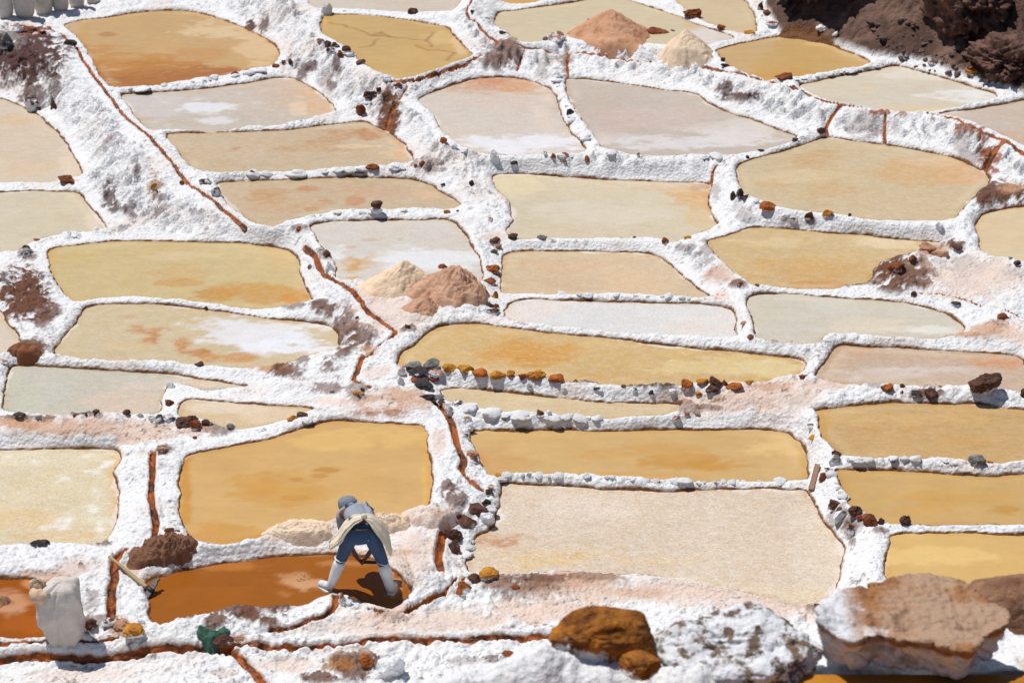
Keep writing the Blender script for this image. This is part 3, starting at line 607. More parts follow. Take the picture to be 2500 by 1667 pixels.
PP = {
 'amber_far': [('a',1100,590,700,110,(170,98,6),.85),('a',900,480,520,110,(196,134,44),.7),('a',1650,230,330,80,(226,196,150),.8),('a',1950,380,150,130,(224,190,142),.8),('a',1500,420,250,60,(200,140,70),.5),('a',560,220,80,60,(205,175,145),.7),('a',820,260,60,20,(180,125,60),.7)],
 'p2': [('a',1200,800,350,120,(208,198,190),.8),('b',350,700,180,110,(215,180,140),.6),('b',560,760,150,120,(220,176,130),.8),('a',1600,830,200,60,(235,235,238),.8),('a',1700,920,200,40,(235,235,238),.6),('b',400,820,60,80,(238,205,170),.6),('b',180,700,200,90,(205,180,155),.6)],
 'p3': [('b',750,1040,330,60,(192,140,88),.7),('b',980,1040,130,50,(188,128,74),.6),('b',700,1130,420,30,(198,152,98),.5),('a',1800,1140,60,20,(190,130,70),.7),('b',1150,1150,110,80,(224,192,150),.7),('b',1180,1120,60,110,(218,165,110),.5),('b',950,1120,300,18,(228,200,165),.7)],
 'p4': [('f',480,190,80,18,(196,138,88),.8),('f',600,290,90,30,(196,138,84),.8),('f',830,290,70,50,(196,140,96),.8),('f',1000,200,260,40,(206,164,128),.7),('f',150,240,90,20,(196,142,90),.7),('f',1380,240,110,60,(222,180,140),.8),('f',350,330,250,50,(204,162,116),.6),('f',500,360,60,20,(196,138,84),.7),('e',2050,250,150,50,(198,150,100),.6)],
 'p5': [('f',830,800,150,110,(208,158,90),.95),('f',960,740,90,60,(214,178,130),.6),('f',1400,750,420,110,(234,234,234),.8),('f',700,690,90,60,(236,236,236),.8),('f',950,580,60,10,(204,168,140),.8),('f',800,640,50,10,(204,168,140),.7),('f',1180,580,30,12,(206,170,140),.7)],
 'p6': [('e',1300,830,260,60,(206,168,108),.6),('e',1350,910,160,30,(200,150,80),.7),('e',1650,1010,190,60,(196,142,64),.8),('f',100,1000,330,80,(202,146,62),.7),('f',400,1040,120,60,(205,140,55),.7),('e',600,700,150,50,(206,180,105),.4),('e',1500,700,400,40,(214,192,150),.6),('f',300,720,130,90,(214,176,118),.6),('e',400,700,50,60,(214,176,90),.6)],
 'p7': [('f',150,1310,520,130,(234,234,238),1),('i',2080,130,420,110,(234,234,238),1),('e',1850,1270,420,110,(228,224,222),.9),('e',1150,1290,190,35,(192,134,78),.9),('e',1170,1340,90,40,(186,116,52),.8),('e',1050,1240,80,25,(196,138,80),.7),('e',1400,1380,70,60,(196,130,64),.8),('e',1550,1440,110,40,(192,124,50),.85),('i',1850,230,190,50,(202,146,86),.9),('i',1600,230,80,40,(198,136,66),.7),('e',1000,1170,80,15,(206,160,110),.7),('e',1000,1400,200,30,(220,190,140),.4)],
 'p8': [('i',150,480,150,190,(196,192,168),.6),('i',1000,560,300,110,(216,192,168),.8),('i',1200,420,400,60,(214,196,176),.8),('i',1600,430,300,30,(222,200,176),.9)],
 'p9': [('i',1700,600,300,50,(232,212,186),.7),('j',200,680,200,60,(228,204,172),.6)],
 'p10': [('m',300,440,500,70,(222,178,110),.7),('i',150,1500,300,90,(224,184,120),.5),('i',300,1000,500,50,(226,214,184),.5),('i',880,1200,40,300,(224,180,110),.7)],
 'p11': [('j',200,1230,350,120,(200,148,72),.6),('i',2000,1200,200,60,(200,150,76),.6),('j',620,1090,80,16,(190,136,58),.8),('j',560,1130,60,14,(190,136,58),.7),('j',380,1160,60,14,(192,138,60),.7),('j',380,1300,90,16,(192,136,58),.7),('m',1700,400,300,70,(200,142,60),.6),('i',1420,1200,50,350,(200,142,60),.8),('j',1380,1000,30,380,(224,178,98),.7),('j',900,850,500,80,(224,184,112),.6),('j',500,1250,200,60,(204,156,84),.4)],
 'p12': [('n',420,800,150,60,(206,158,118),.95),('n',380,760,200,80,(198,146,102),.7),('n',800,650,300,40,(196,138,84),.6),('n',1120,800,60,100,(222,176,130),.9),('n',300,900,100,60,(192,132,84),.5),('m',1700,900,400,120,(166,96,30),.5),('m',1900,680,400,40,(186,118,52),.7)],
 'p13': [('m',40,960,130,90,(196,146,110),.95),('m',150,930,110,40,(196,140,98),.5),('m',200,1120,200,60,(176,98,36),.5),('m',330,800,120,40,(206,150,96),.8)],
 'p14': [('a',100,900,200,60,(220,184,140),.6),('a',200,1300,300,60,(222,192,150),.5),('a',550,1250,100,110,(230,206,176),.7)],
 'p15': [('e',720,380,60,130,(230,208,182),.8)],
 'p18': [('b',1500,350,300,60,(208,162,84),.4),('b',1560,290,200,50,(226,190,130),.5),('b',1640,330,60,90,(232,196,142),.8),('b',1035,270,70,22,(192,138,62),.7),('b',1000,570,250,40,(218,180,108),.5),('b',600,180,22,80,(220,186,128),.6)],
 'p19': [('b',1950,640,330,60,(202,140,96),.95),('b',1750,690,260,50,(206,160,126),.7),('c',250,660,200,60,(214,160,112),.8),('c',100,780,330,50,(216,190,174),.6),('b',1900,1100,330,60,(236,234,236),.9),('c',300,1100,380,80,(236,234,236),.9),('c',400,900,100,130,(230,206,186),.5)],
 'p20': [('c',1500,1080,600,70,(230,226,226),.7),('c',1850,1030,400,90,(226,218,212),.7),('c',950,930,250,90,(204,178,162),.7),('c',1350,900,350,80,(206,184,170),.7),('c',800,1050,150,40,(214,196,180),.6)],
 'p21': [('c',1700,270,230,60,(226,214,204),.9)],
 'p24': [('d',200,560,400,40,(208,156,78),.5),('d',700,340,200,25,(226,190,130),.6)],
 'p25': [('d',1800,720,330,60,(236,234,230),.9),('d',1350,570,250,50,(230,222,206),.7),('d',1400,830,300,30,(226,200,158),.8),('d',800,700,300,60,(224,206,176),.5)],
 'p26': [('d',2150,1050,150,60,(206,172,142),.7)],
 'p27': [('g',1550,260,300,90,(214,170,112),.9),('g',1650,230,120,60,(210,160,100),.7),('g',1300,180,330,40,(214,184,150),.7),('g',1600,190,90,25,(176,140,120),.6),('g',150,170,260,80,(232,212,168),.6),('g',900,370,500,90,(220,208,186),.6),('g',1600,420,120,60,(216,184,130),.6)],
 'p28': [('d',550,1230,200,80,(206,162,108),.6),('h',700,200,200,100,(208,168,116),.6),('h',300,140,120,60,(206,166,110),.5),('d',1350,1300,400,60,(212,170,118),.6),('d',1750,1350,200,70,(224,176,132),.8),('d',1500,1240,200,30,(228,200,166),.7),('h',1450,60,350,110,(212,170,114),.6),('h',500,90,300,60,(222,200,158),.5)],
 'p29': [('h',600,820,500,100,(208,160,88),.7),('h',300,600,400,50,(220,194,144),.7),('h',1200,600,400,60,(226,204,166),.8),('h',650,930,250,30,(204,146,76),.8),('h',800,700,300,50,(214,176,110),.5)],
 'p31': [('g',500,780,330,60,(218,178,134),.5),('g',650,900,300,60,(206,172,140),.4),('g',1100,880,300,90,(226,190,146),.5)],
 'p32': [('g',300,1120,300,60,(234,218,206),.7),('g',1650,1230,280,80,(232,218,206),.6)],
 'p33': [('g',250,1450,400,90,(210,150,60),.8),('k',400,270,400,50,(206,146,52),.6),('j',2050,150,200,80,(206,148,56),.5),('k',1700,260,500,90,(222,196,138),.7),('l',300,300,300,80,(222,200,146),.7),('k',1400,200,300,50,(218,182,110),.5),('k',700,370,300,30,(206,158,92),.6)],
 'p35': [('k',1500,1040,420,60,(198,146,74),.8),('k',800,960,300,40,(204,154,86),.5),('k',1350,930,250,40,(202,152,82),.5),('k',150,1020,330,60,(200,152,92),.6),('j',1900,1000,150,80,(202,158,106),.7),('k',1700,1060,200,40,(194,142,64),.6),('k',1000,1130,800,30,(206,158,88),.6),('l',250,900,250,70,(224,190,128),.6)],
 'p36': [('n',1900,480,250,50,(192,146,110),.7),('o',50,500,200,40,(190,138,96),.8),('o',640,590,90,26,(204,158,104),.8),('o',400,620,600,70,(224,188,128),.6),('o',1300,640,600,50,(222,192,142),.5),('k',700,1380,500,120,(230,212,192),.6),('p',600,500,200,350,(226,208,184),.6),('p',500,900,200,50,(226,204,164),.6),('o',200,680,300,40,(224,188,128),.6)],
 'p37': [('l',1100,350,400,60,(214,196,182),.7),('l',1550,320,400,40,(216,202,192),.7),('l',800,250,150,60,(200,166,134),.5),('l',2000,260,260,60,(206,144,96),.8),('l',950,170,150,30,(196,148,110),.6),('l',1500,240,500,30,(200,166,136),.5)],
 'p38': [('l',1350,780,130,40,(198,146,80),.6),('l',1000,780,120,30,(198,148,82),.5),('l',1400,700,600,60,(212,174,112),.5),('l',1700,880,400,60,(200,154,84),.5),('l',650,760,60,130,(200,154,72),.6)],
 'p39': [('l',1600,1300,400,80,(204,156,82),.6),('l',2050,1390,120,40,(192,142,66),.8),('l',1400,1380,250,60,(206,156,80),.5)],
 'p41': [('h',1500,1280,350,50,(232,226,214),.8),('h',250,1150,200,100,(206,196,170),.5),('h',1000,1250,350,60,(224,206,180),.6)],
 'p40': [('p',1600,600,500,70,(232,196,128),.6)],
}
FLAKES = {'p10': .75, 'p2': .2}
STEP = .04
for k in keys:
    p = P[k]
    if not p['water']: continue
    q = p['xy']
    xs = np.arange(q[:, 0].min() - .2, q[:, 0].max() + .2, STEP); ys = np.arange(q[:, 1].min() - .2, q[:, 1].max() + .2, STEP)
    X, Y = np.meshgrid(xs, ys); x, y = X.ravel(), Y.ravel()
    sd = poly_sd(x, y, q)
    near = (sd < .075).reshape(X.shape)
    keep = (near[:-1, :-1] & near[1:, :-1] & near[:-1, 1:] & near[1:, 1:]).ravel()
    c = np.tile(p['col'], (len(x), 1))
    sm = fbm(x, y, .8, 4, 101)
    c *= (1 + .05 * sm)[:, None] * np.array([1, 1, 1])
    c *= np.stack([1 + 0 * sm, 1 - .04 * fbm(x, y, 1.7, 4, 107), 1 - .10 * fbm(x, y, 1.7, 4, 107)], 1)
    uu, vv_ = proj(x, y, p['z'])
    paint(c, uu, vv_, x, y, PP.get(k, []), 111, 1.25, 2.4)
    str_ = fbm(x * .45, y, 2.6, 5, 117, .6)
    st_ = sst(.12, .5, str_) * .22
    c = c * (1 - st_[:, None]) + (c * np.array([.93, .85, .70])) * st_[:, None]
    if k == 'p18':
        for line in ("b 650,170 760,200 900,240 980,270 1100,290 1290,300 1400,310", "b 880,365 960,355 1000,310", "b 1440,250 1400,290 1390,320 1430,360", "b 1300,350 1400,380 1520,395 1600,410", "b 1600,405 1540,460", "b 980,265 1030,250 1100,285 1040,285 980,270"):
            L_ = pts(line); lx, ly = unproj(L_[:, 0], L_[:, 1], p['z'])
            for i in range(len(lx) - 1):
                d = np.sqrt(seg_dist(x + .04 * fbm(x, y, 5, 2, 3), y + .1 * fbm(x, y, 4, 2, 4), np.array([lx[i], ly[i]]), np.array([lx[i + 1], ly[i + 1]])))
                mk = sst(.06, .02, d) * .6; c = c * (1 - mk[:, None]) + lin((168, 118, 60)) * mk[:, None]
    if k in FLAKES:
        fl = sst(.25, .6, fbm(x * .7, y * .8, 5.5, 3, 121)) * sst(-.4, .2, fbm(x, y, 1.2, 2, 122)) * FLAKES[k]
        c = c * (1 - fl[:, None]) + lin((244, 240, 230)) * fl[:, None]
    # thin stain along the shore
    es = sst(-.09, -.01, sd) * .5 * sst(-.5, .2, fbm(x, y, 1.3, 3, 132))
    c = c * (1 - es[:, None]) + (c * np.array([.92, .74, .48])) * es[:, None]
    cr_ = sst(.02, .06, sd + .17 * sst(-.2, .7, fbm(x, y, 1.5, 5, 133, .6)) * (.35 + p['crust'])) * min(.7, .15 + p['crust'] * 2)
    c = c * (1 - cr_[:, None]) + lin((238, 228, 216)) * cr_[:, None]
    es2 = sst(-.28, -.12, sd) * sst(-.06, -.12, sd) * .30 * sst(0, .5, fbm(x, y, .9, 3, 131)) * min(1, p['crust'] * 4)
    c = c * (1 - es2[:, None]) + lin((236, 212, 176)) * es2[:, None]
    zz = np.full(len(x), p['z'])
    me = grid_mesh('salt_pond', x, y, zz, len(ys), len(xs), keep)
    set_colors(me, c)
    o = link('salt_pond', me, pm(p['crust'])); o['kind'] = 'structure'; o['label'] = p['label']

# ------------------------------------------------------------------ stones
def mix_rock_mat(name, c1, c2, salt, detail=1.0, fs=1.0, low=.35):
    m, nt, b = new_mat(name)
    tc = nd(nt, 'ShaderNodeTexCoord')
    oi = nd(nt, 'ShaderNodeObjectInfo')
    off = nd(nt, 'ShaderNodeVectorMath', operation='SCALE'); off.inputs[0].default_value = (37, 11, 23)
    nt.links.new(oi.outputs['Random'], off.inputs['Scale'])
    ad = nd(nt, 'ShaderNodeVectorMath', operation='ADD')
    nt.links.new(tc.outputs['Object'], ad.inputs[0]); nt.links.new(off.outputs[0], ad.inputs[1])
    vec = ad.outputs[0]
    t = nd(nt, 'ShaderNodeTexNoise', i_Scale=9.0 * fs, i_Detail=8.0, i_Roughness=.68)
    nt.links.new(vec, t.inputs['Vector'])
    cr = nd(nt, 'ShaderNodeValToRGB')
    e = cr.color_ramp.elements
    e[0].position = .36; e[0].color = (*lin(c2), 1); e[1].position = .62; e[1].color = (*lin(c1), 1)
    nt.links.new(t.outputs['Fac'], cr.inputs[0])
    # salt gathers low on the stone and in patches
    sx = nd(nt, 'ShaderNodeSeparateXYZ'); nt.links.new(tc.outputs['Generated'], sx.inputs[0])
    t2 = nd(nt, 'ShaderNodeTexNoise', i_Scale=7.0 * fs, i_Detail=6.0, i_Roughness=.7)
    nt.links.new(vec, t2.inputs['Vector'])
    s1 = nd(nt, 'ShaderNodeMath', operation='MULTIPLY_ADD'); s1.inputs[1].default_value = -low; s1.inputs[2].default_value = low * .5 + salt - .5
    nt.links.new(sx.outputs['Z'], s1.inputs[0])
    s2 = nd(nt, 'ShaderNodeMath', operation='ADD'); nt.links.new(s1.outputs[0], s2.inputs[0]); nt.links.new(t2.outputs['Fac'], s2.inputs[1])
    mr = nd(nt, 'ShaderNodeMapRange'); mr.inputs[1].default_value = .47; mr.inputs[2].default_value = .55
    nt.links.new(s2.outputs[0], mr.inputs[0])
    mx = nd(nt, 'ShaderNodeMix', data_type='RGBA'); nt.links.new(mr.outputs[0], mx.inputs[0]); nt.links.new(cr.outputs[0], mx.inputs[6])
    mx.inputs[7].default_value = (*lin((240, 240, 241)), 1)
    nt.links.new(vary(nt, mx.outputs[2], vec, 40 * fs, .8, 1.1), b.inputs['Base Color'])
    b.inputs['Roughness'].default_value = .82
    b.inputs['Specular IOR Level'].default_value = .3
    bump_chain(nt, b, vec, [('n', 10 * fs, .6 * detail, .03 / fs), ('n', 45 * fs, .6 * detail, .012 / fs)])
    return m
RC = {'rust': ((158, 84, 40), (86, 44, 26)), 'brown': ((112, 72, 56), (58, 36, 30)), 'ochre': ((212, 150, 48), (150, 84, 26)), 'grey': ((150, 146, 140), (88, 84, 82)),
      'dark': ((78, 68, 66), (34, 30, 30)), 'red': ((160, 82, 56), (110, 50, 36)), 'tan': ((196, 150, 118), (150, 104, 78)), 'orange': ((196, 110, 36), (120, 60, 24)), 'white': ((240, 240, 240), (222, 218, 214))}
RM = {}
def rock_mat(kind, salt):
    k = (kind, round(salt * 5) / 5)
    if k not in RM: RM[k] = mix_rock_mat('stone_%s_%d' % (kind, k[1] * 10), *RC[kind], k[1])
    return RM[k]
def rock_mesh(name, dims, seed, sub=3, cuts=13, rnd=.10, sharp=.82, fine=.03):
    rg = np.random.RandomState(seed)
    bm = bmesh.new(); bmesh.ops.create_icosphere(bm, subdivisions=sub, radius=1)
    me = bpy.data.meshes.new(name); bm.to_mesh(me); bm.free()
    co = np.empty(len(me.vertices) * 3); me.vertices.foreach_get('co', co); co = co.reshape(-1, 3)
    nrm = rg.normal(size=(cuts, 3)); nrm /= np.linalg.norm(nrm, axis=1)[:, None]
    dd = rg.uniform(sharp - .22, sharp + .06, cuts)
    dt = co @ nrm.T
    rad = np.where(dt > .05, dd / np.maximum(dt, .05), 9).min(1)
    rad = np.minimum(rad, 1.02)
    th = co * 2.2
    def tri(q, sd_, oc):
        return (fbm(q[:, 0] + seed, q[:, 1], 1.0, oc, sd_) + fbm(q[:, 1] - seed, q[:, 2] + 7, 1.0, oc, sd_ + 1) + fbm(q[:, 2], q[:, 0] + seed * .7, 1.0, oc, sd_ + 2)) * .75
    rad = rad + rnd * tri(th, seed, 3) + fine * tri(th * 4.5, seed + 3, 4)
    co = co * rad[:, None]
    ext = (co.max(0) - co.min(0)) / 2; mid = (co.max(0) + co.min(0)) / 2
    co = (co - mid) / ext * (np.array(dims) / 2)
    me.vertices.foreach_set('co', co.ravel()); me.polygons.foreach_set('use_smooth', np.ones(len(me.polygons), bool)); me.update()
    return me
def scale_at(p): 
    return F_PX / (p.y * cp - (p.z - HC) * sp)
def place(u, v, w, h, ratio=.8, minh=.28):
    """size and seat of a thing seen w x h pixels wide round pixel u, v"""
    p = hit(u, v + h * .25); s = scale_at(p)
    th = math.atan2(HC - p.z, p.y); W = w / s; D = W * ratio
    H = max((h / s - D * math.sin(th) * .75) / math.cos(th), minh * W)
    v0 = v + h / 2 - D * .5 * math.sin(th) * s * .8
    p2 = hit(u, v0)
    for dv in (3, 6, 9, 12):
        q = hit(u, v0 + dv)
        if q.z > p2.z + .022: p2 = q
    return p2, W, D, H
USED = set(); RID = [100]
def rock(t, x, y, w, h, kind, salt, label, rot=None, sink=.36, ratio=.85, sub=3, cuts=12, sharp=.70, group='loose stones on the salt banks', name='stone'):
    U, V = px(t, x, y)
    p, W, D, H = place(U, V, w / 3.136, h / 3.136, ratio)
    RID[0] += 1
    rg = random.Random(RID[0])
    me = rock_mesh(name, (W, D, H / (1 - sink)), RID[0], sub, cuts, .13, sharp, .07)
    salt = salt + .2 if salt > 0.02 else salt + .05
    if sub < 5: me.polygons.foreach_set('use_smooth', np.zeros(len(me.polygons), bool))
    o = link(name, me, rock_mat(kind, salt))
    o.location = (p.x, p.y, p.z + H * .5 / (1 - sink) - H * sink / (1 - sink))
    o.rotation_euler = (rg.uniform(-.12, .12), rg.uniform(-.12, .12), rg.uniform(-.3, .3) if rot is None else rot)
    assert label not in USED, label
    USED.add(label)
    tag(o, label, 'stone', group)
    return o
ROCKS = [
 ('a',540,292,105,60,'dark',.3,'dark stone at the left corner of the deep amber far pond'),
 ('a',330,215,60,34,'brown',.3,'small brown stone on the white bank below the lying sack'),
 ('a',220,240,130,45,'rust',.2,'flat rusty stone at the top of the brown stained slope'),
 ('a',140,230,80,60,'dark',.5,'dark grey stone left of the flat rusty one on the stained slope'),
 ('a',40,310,130,120,'grey',.3,'large dull grey stone at the left edge above the stained slope'),
 ('a',250,790,110,110,'brown',.45,'round brown rock at the foot of the brown stained slope'),
 ('a',410,770,50,90,'brown',.3,'tall brown rock just right of the round one at the slope foot'),
 ('a',1795,560,60,36,'rust',.1,'rusty stone on the wall between the deep amber and grey beige ponds'),
 ('a',1900,540,40,24,'rust',.3,'smaller brown stone right of the rusty one on that far wall'),
 ('b',230,505,60,40,'rust',.2,'rust brown stone where the far amber wall meets the white slope, first of three'),
 ('b',290,492,34,30,'brown',.2,'small dark brown stone, middle of three at the end of the far amber wall'),
 ('b',345,472,44,50,'brown',.2,'upright brown stone, highest of three at the end of the far amber wall'),
 ('b',570,286,60,28,'tan',.3,'pinkish flat stone at the near left edge of the cracked amber pond'),
 ('b',625,345,70,60,'brown',.25,'dark red stone in the cluster beside the cracked amber pond, leftmost'),
 ('b',690,345,70,50,'brown',.15,'maroon stone in the cluster beside the cracked amber pond, middle'),
 ('b',650,395,70,55,'brown',.35,'maroon stone under the middle of the cluster by the cracked pond'),
 ('b',770,372,80,50,'brown',.15,'brown stone lying on the pale grey block by the cracked pond'),
 ('b',790,412,100,46,'grey',.35,'pale grey flat block beside the cracked amber pond'),
 ('b',725,415,50,60,'rust',.2,'rusty stone squeezed left of the pale grey block'),
 ('b',880,474,80,40,'brown',.3,'brown stones below the pale grey block at the shore of the cracked pond'),
 ('b',1080,600,70,55,'brown',.35,'brown stone at the nearest tip of the cracked amber pond'),
 ('b',955,735,100,75,'brown',.3,'big brown rock over the end of the grey beige pond wall'),
 ('b',930,790,80,34,'grey',.55,'whitish slab under the big brown rock'),
 ('b',880,845,80,80,'rust',.3,'reddish brown rock on the wall end, below the whitish slab'),
 ('b',1020,695,40,40,'brown',.2,'small brown stone above the dirt gully'),
 ('b',1170,662,70,20,'brown',.1,'thin brown stone lying where the channels meet'),
 ('b',1280,75,82,55,'brown',.05,'dark maroon stone on the wall at the far end of the cracked amber pond'),
 ('b',620,62,90,90,'grey',.6,'tall salt crusted knob at the far left corner of the cracked amber pond'),
 ('b',1735,97,38,30,'dark',.1,'dark pebble between the top channel and the shaded bank'),
 ('b',1968,248,60,32,'dark',0,'black stone on the narrow bank beside the cream pond'),
 ('b',1515,1068,60,48,'orange',.2,'orange stone on the bank left of the rounded white crusted pond'),
 ('b',1590,1105,70,46,'white',.7,'white crusted stone with a dark top next to the orange one'),
 ('b',1680,1150,70,50,'grey',.6,'greyish white stone in the bank below the white crusted pond'),
 ('b',1900,1190,80,90,'grey',.6,'tall salt caked stone at the left end of the long shaded wall'),
 ('b',970,1282,110,55,'rust',.25,'rust brown stone topping the wall of white blocks'),
 ('b',1150,1280,120,50,'dark',.55,'dark speckled stone right of the rust brown one on the block wall'),
 ('b',1300,1268,30,28,'orange',.1,'small rusty pebble at the right tip of the tan pond'),
 ('b',1350,1255,50,40,'rust',.2,'rusty stone on the bank just past the block wall'),
 ('b',50,1325,40,36,'brown',.2,'small brown stone on the left half of the block wall'),
 ('b',1510,1420,44,24,'dark',.1,'small black stone on the white bank, lower of two'),
 ('b',1728,1404,40,36,'dark',0,'small black stone on the white bank, upper of two'),
 ('c',500,280,150,95,'tan',.35,'pale tan rock at the left foot of the far brown salt heap'),
 ('c',615,205,100,42,'grey',.15,'grey flat stone behind the left flank of the far brown heap'),
 ('c',745,165,95,45,'rust',.05,'brown stone high on the left flank of the far brown heap'),
 ('c',415,277,50,36,'grey',.2,'small grey stone left of the pale tan rock'),
 ('c',1255,245,200,90,'rust',.1,'large brown rock between the far brown heap and the pale cone'),
 ('c',1380,250,70,42,'brown',.1,'small brown stone against the large rock between the far heaps'),
 ('c',1530,98,150,80,'rust',.1,'rusty brown rock on the white ridge left of the cream pond by the cliff'),
 ('c',1760,190,70,44,'rust',.15,'brown stone at the near left corner of the cream pond by the cliff'),
 ('c',1975,245,90,24,'ochre',.3,'ochre stone at the near tip of the cream pond by the cliff'),
 ('c',2055,40,50,60,'brown',.3,'brown stone on the ridge against the dark cliff, farthest'),
 ('c',2110,98,66,40,'rust',.1,'rusty stone on the ridge against the dark cliff, second one'),
 ('c',2150,170,110,50,'red',.35,'reddish stone on the ridge against the dark cliff, third one'),
 ('c',1770,455,36,36,'dark',.2,'small dark stone at the right foot of the pale cone'),
 ('c',1790,497,70,34,'brown',.3,'brown stone below the right foot of the pale cone'),
 ('c',603,858,62,52,'dark',.1,'dark oval stone on the narrow wall between the two crusted ponds'),
 ('c',415,1185,36,38,'dark',.35,'dark stone in the left part of the long shaded wall'),
 ('c',475,1200,46,50,'orange',.1,'orange stone in the long shaded wall, leftmost orange one'),
 ('c',565,1182,60,22,'orange',.1,'flat orange stone on top of the long shaded wall'),
 ('c',732,1208,40,44,'orange',.15,'orange stone in the long shaded wall, rightmost orange one'),
 ('c',563,1248,30,22,'orange',.1,'tiny orange stone low in the long shaded wall'),
 ('c',170,1258,60,40,'dark',.2,'dark stone set low in the left end of the long shaded wall'),
 ('c',1125,1188,30,36,'dark',.4,'dark speck of stone on the crest of the long shaded wall'),
 ('c',500,575,90,60,'dark',.55,'salt crusted dark rock at the far end of the narrow wall between the crusted ponds'),
 ('c',1900,1480,60,70,'dark',.25,'dark grey stone on the bank left of the largest tan pond'),
 ('c',1850,1500,50,60,'brown',.3,'brown stone beside the dark grey one left of the largest tan pond'),
 ('g',1930,250,90,44,'brown',.3,'flat brown stone left of the yellowish slab by the largest tan pond'),
 ('g',2025,285,50,34,'grey',.5,'round pale grey stone beside the yellowish slab'),
 ('h',235,322,150,75,'orange',.2,'cracked yellow brown slab at the near left shore of the largest tan pond'),
 ('h',545,400,70,56,'brown',.3,'brown stone in the wall under the largest tan pond, left of the upright ochre one'),
 ('h',695,378,90,64,'ochre',.15,'upright ochre brown stone on the wall under the largest tan pond'),
 ('h',860,382,36,24,'brown',.2,'tiny brown stone on the wall under the largest tan pond'),
 ('h',430,435,70,40,'dark',.45,'dark crusted stone low in the wall under the largest tan pond'),
 ('h',1545,485,60,60,'dark',.5,'dark crusted stone at the right end of the wall under the largest tan pond'),
 ('d',350,582,140,66,'rust',.15,'dark brown rock on the wall between the amber pond and the diamond shaped pond'),
 ('d',640,1000,70,50,'brown',.2,'brown stone at the near mouth of the rusty side channel'),
 ('d',685,1005,30,30,'tan',.2,'small pink stone beside the mouth of the rusty side channel'),
 ('d',1800,562,120,44,'ochre',.3,'ochre rock on the outer ridge of the diamond shaped pond'),
 ('d',1500,484,90,26,'red',.4,'reddish stone on the outer ridge of the diamond shaped pond'),
 ('d',640,222,90,50,'grey',.55,'crusted knob on the ridge under the black shadow of the cliff'),
 ('d',750,268,50,36,'dark',.4,'small dark knob on the ridge under the black shadow of the cliff'),
 ('d',440,1067,60,24,'dark',.1,'small black flat stone on the white wall left of the rusty side channel'),
 ('d',180,1128,50,22,'dark',.2,'black pebbles at the near edge of the brownish grey pond'),
 ('d',77,1200,30,24,'dark',0,'black pebble on the wall between the brownish grey and largest tan ponds'),
 ('e',510,112,150,78,'rust',.0,'smooth rust red stone sitting on the wall at the left edge'),
 ('e',200,640,90,60,'brown',.35,'brown stone at the left shoulder of the round walled yellow pond'),
 ('e',200,690,80,50,'brown',.45,'lower brown stone at the left shoulder of the round walled yellow pond'),
 ('e',282,548,60,22,'rust',.2,'small rusty stone on top of the left shoulder of the yellow pond wall'),
 ('e',575,515,100,22,'dark',.5,'thin dark stone embedded in the yellow pond wall crest'),
 ('e',1575,130,110,50,'brown',.4,'brown slab beside the wet channel near the end of the block wall'),
 ('e',1655,215,90,80,'brown',.4,'larger brown stone beside the wet channel, below the slab'),
 ('e',1395,150,40,36,'rust',.3,'tiny rusty stone left of the wet channel'),
 ('e',1180,150,50,50,'ochre',.3,'ochre stone in the tall white slope'),
 ('e',1575,1098,36,26,'brown',.3,'tiny brown stone in the wall under the yellow pond'),
 ('f',405,496,44,34,'orange',.15,'small orange stone at the left corner of the pale crusted pond'),
 ('f',560,620,50,30,'brown',.35,'brown stone on the bank left of the pale crusted pond'),
 ('f',620,692,70,50,'brown',.3,'tan brown rock on the bank left of the pale crusted pond'),
 ('f',640,780,90,90,'dark',.55,'rough crusted dark rock on the shore left of the pale crusted pond'),
 ('f',490,788,38,38,'grey',0,'green grey pebble between the yellow pond and the channel'),
 ('f',1540,353,52,36,'ochre',.15,'ochre stone at the far right corner of the pale crusted pond'),
 ('f',1620,345,26,18,'dark',0,'black pebble near the ochre stone'),
 ('f',1870,428,50,26,'orange',.35,'flat orange stone sunk in the wide white bank'),
 ('f',2045,556,78,56,'brown',.05,'round dark brown stone at the left end of the peach pond far wall'),
 ('f',1905,590,90,50,'brown',.2,'flat brown stone at the top of the column of stones by the peach pond'),
 ('f',1925,625,70,46,'tan',.15,'pinkish grey stone, second in the column by the peach pond'),
 ('f',1900,668,64,48,'grey',.15,'round grey stone, third in the column by the peach pond'),
 ('f',1890,800,120,66,'orange',.1,'large orange brown stone in the middle of the column by the peach pond'),
 ('f',1925,840,60,40,'brown',.1,'brown stone tucked under the large orange one in the column'),
 ('f',1870,895,100,52,'rust',.2,'rusty stone, lowest of the column by the peach pond'),
 ('f',1500,800,100,80,'rust',.05,'brown clod on the left top of the brown middle heap'),
 ('f',1905,1000,60,70,'ochre',.1,'ochre stone at the right end of the brown middle heap'),
 ('f',1870,1080,70,40,'dark',.05,'black stone at the foot of the brown middle heap'),
 ('f',1915,1085,60,46,'orange',.15,'orange stone right of the black one at the foot of the heap'),
 ('f',1890,1130,110,60,'brown',.35,'dark crusted rock below the brown middle heap'),
 ('f',1240,1250,50,30,'brown',.15,'small brown stone at the near foot of the middle heaps'),
 ('f',850,1178,30,26,'brown',.1,'small brown stone on the bank left of the middle channel'),
 ('g',385,555,80,40,'grey',.2,'greenish grey stone on the wall behind the peach pond'),
 ('g',1330,590,60,52,'rust',.1,'rust brown stone at the right end of the peach pond far wall'),
 ('g',1500,528,66,26,'ochre',.2,'flat ochre stone at the near right tip of the pale yellow pond'),
 ('g',1095,550,30,22,'grey',.3,'tiny grey stone on the wall behind the peach pond'),
 ('g',1980,1325,54,26,'rust',.1,'small rusty stone at the foot of the narrow wall right of the white pond'),
 ('g',1935,1225,60,22,'tan',.3,'pink flat stone on the narrow wall right of the white pond'),
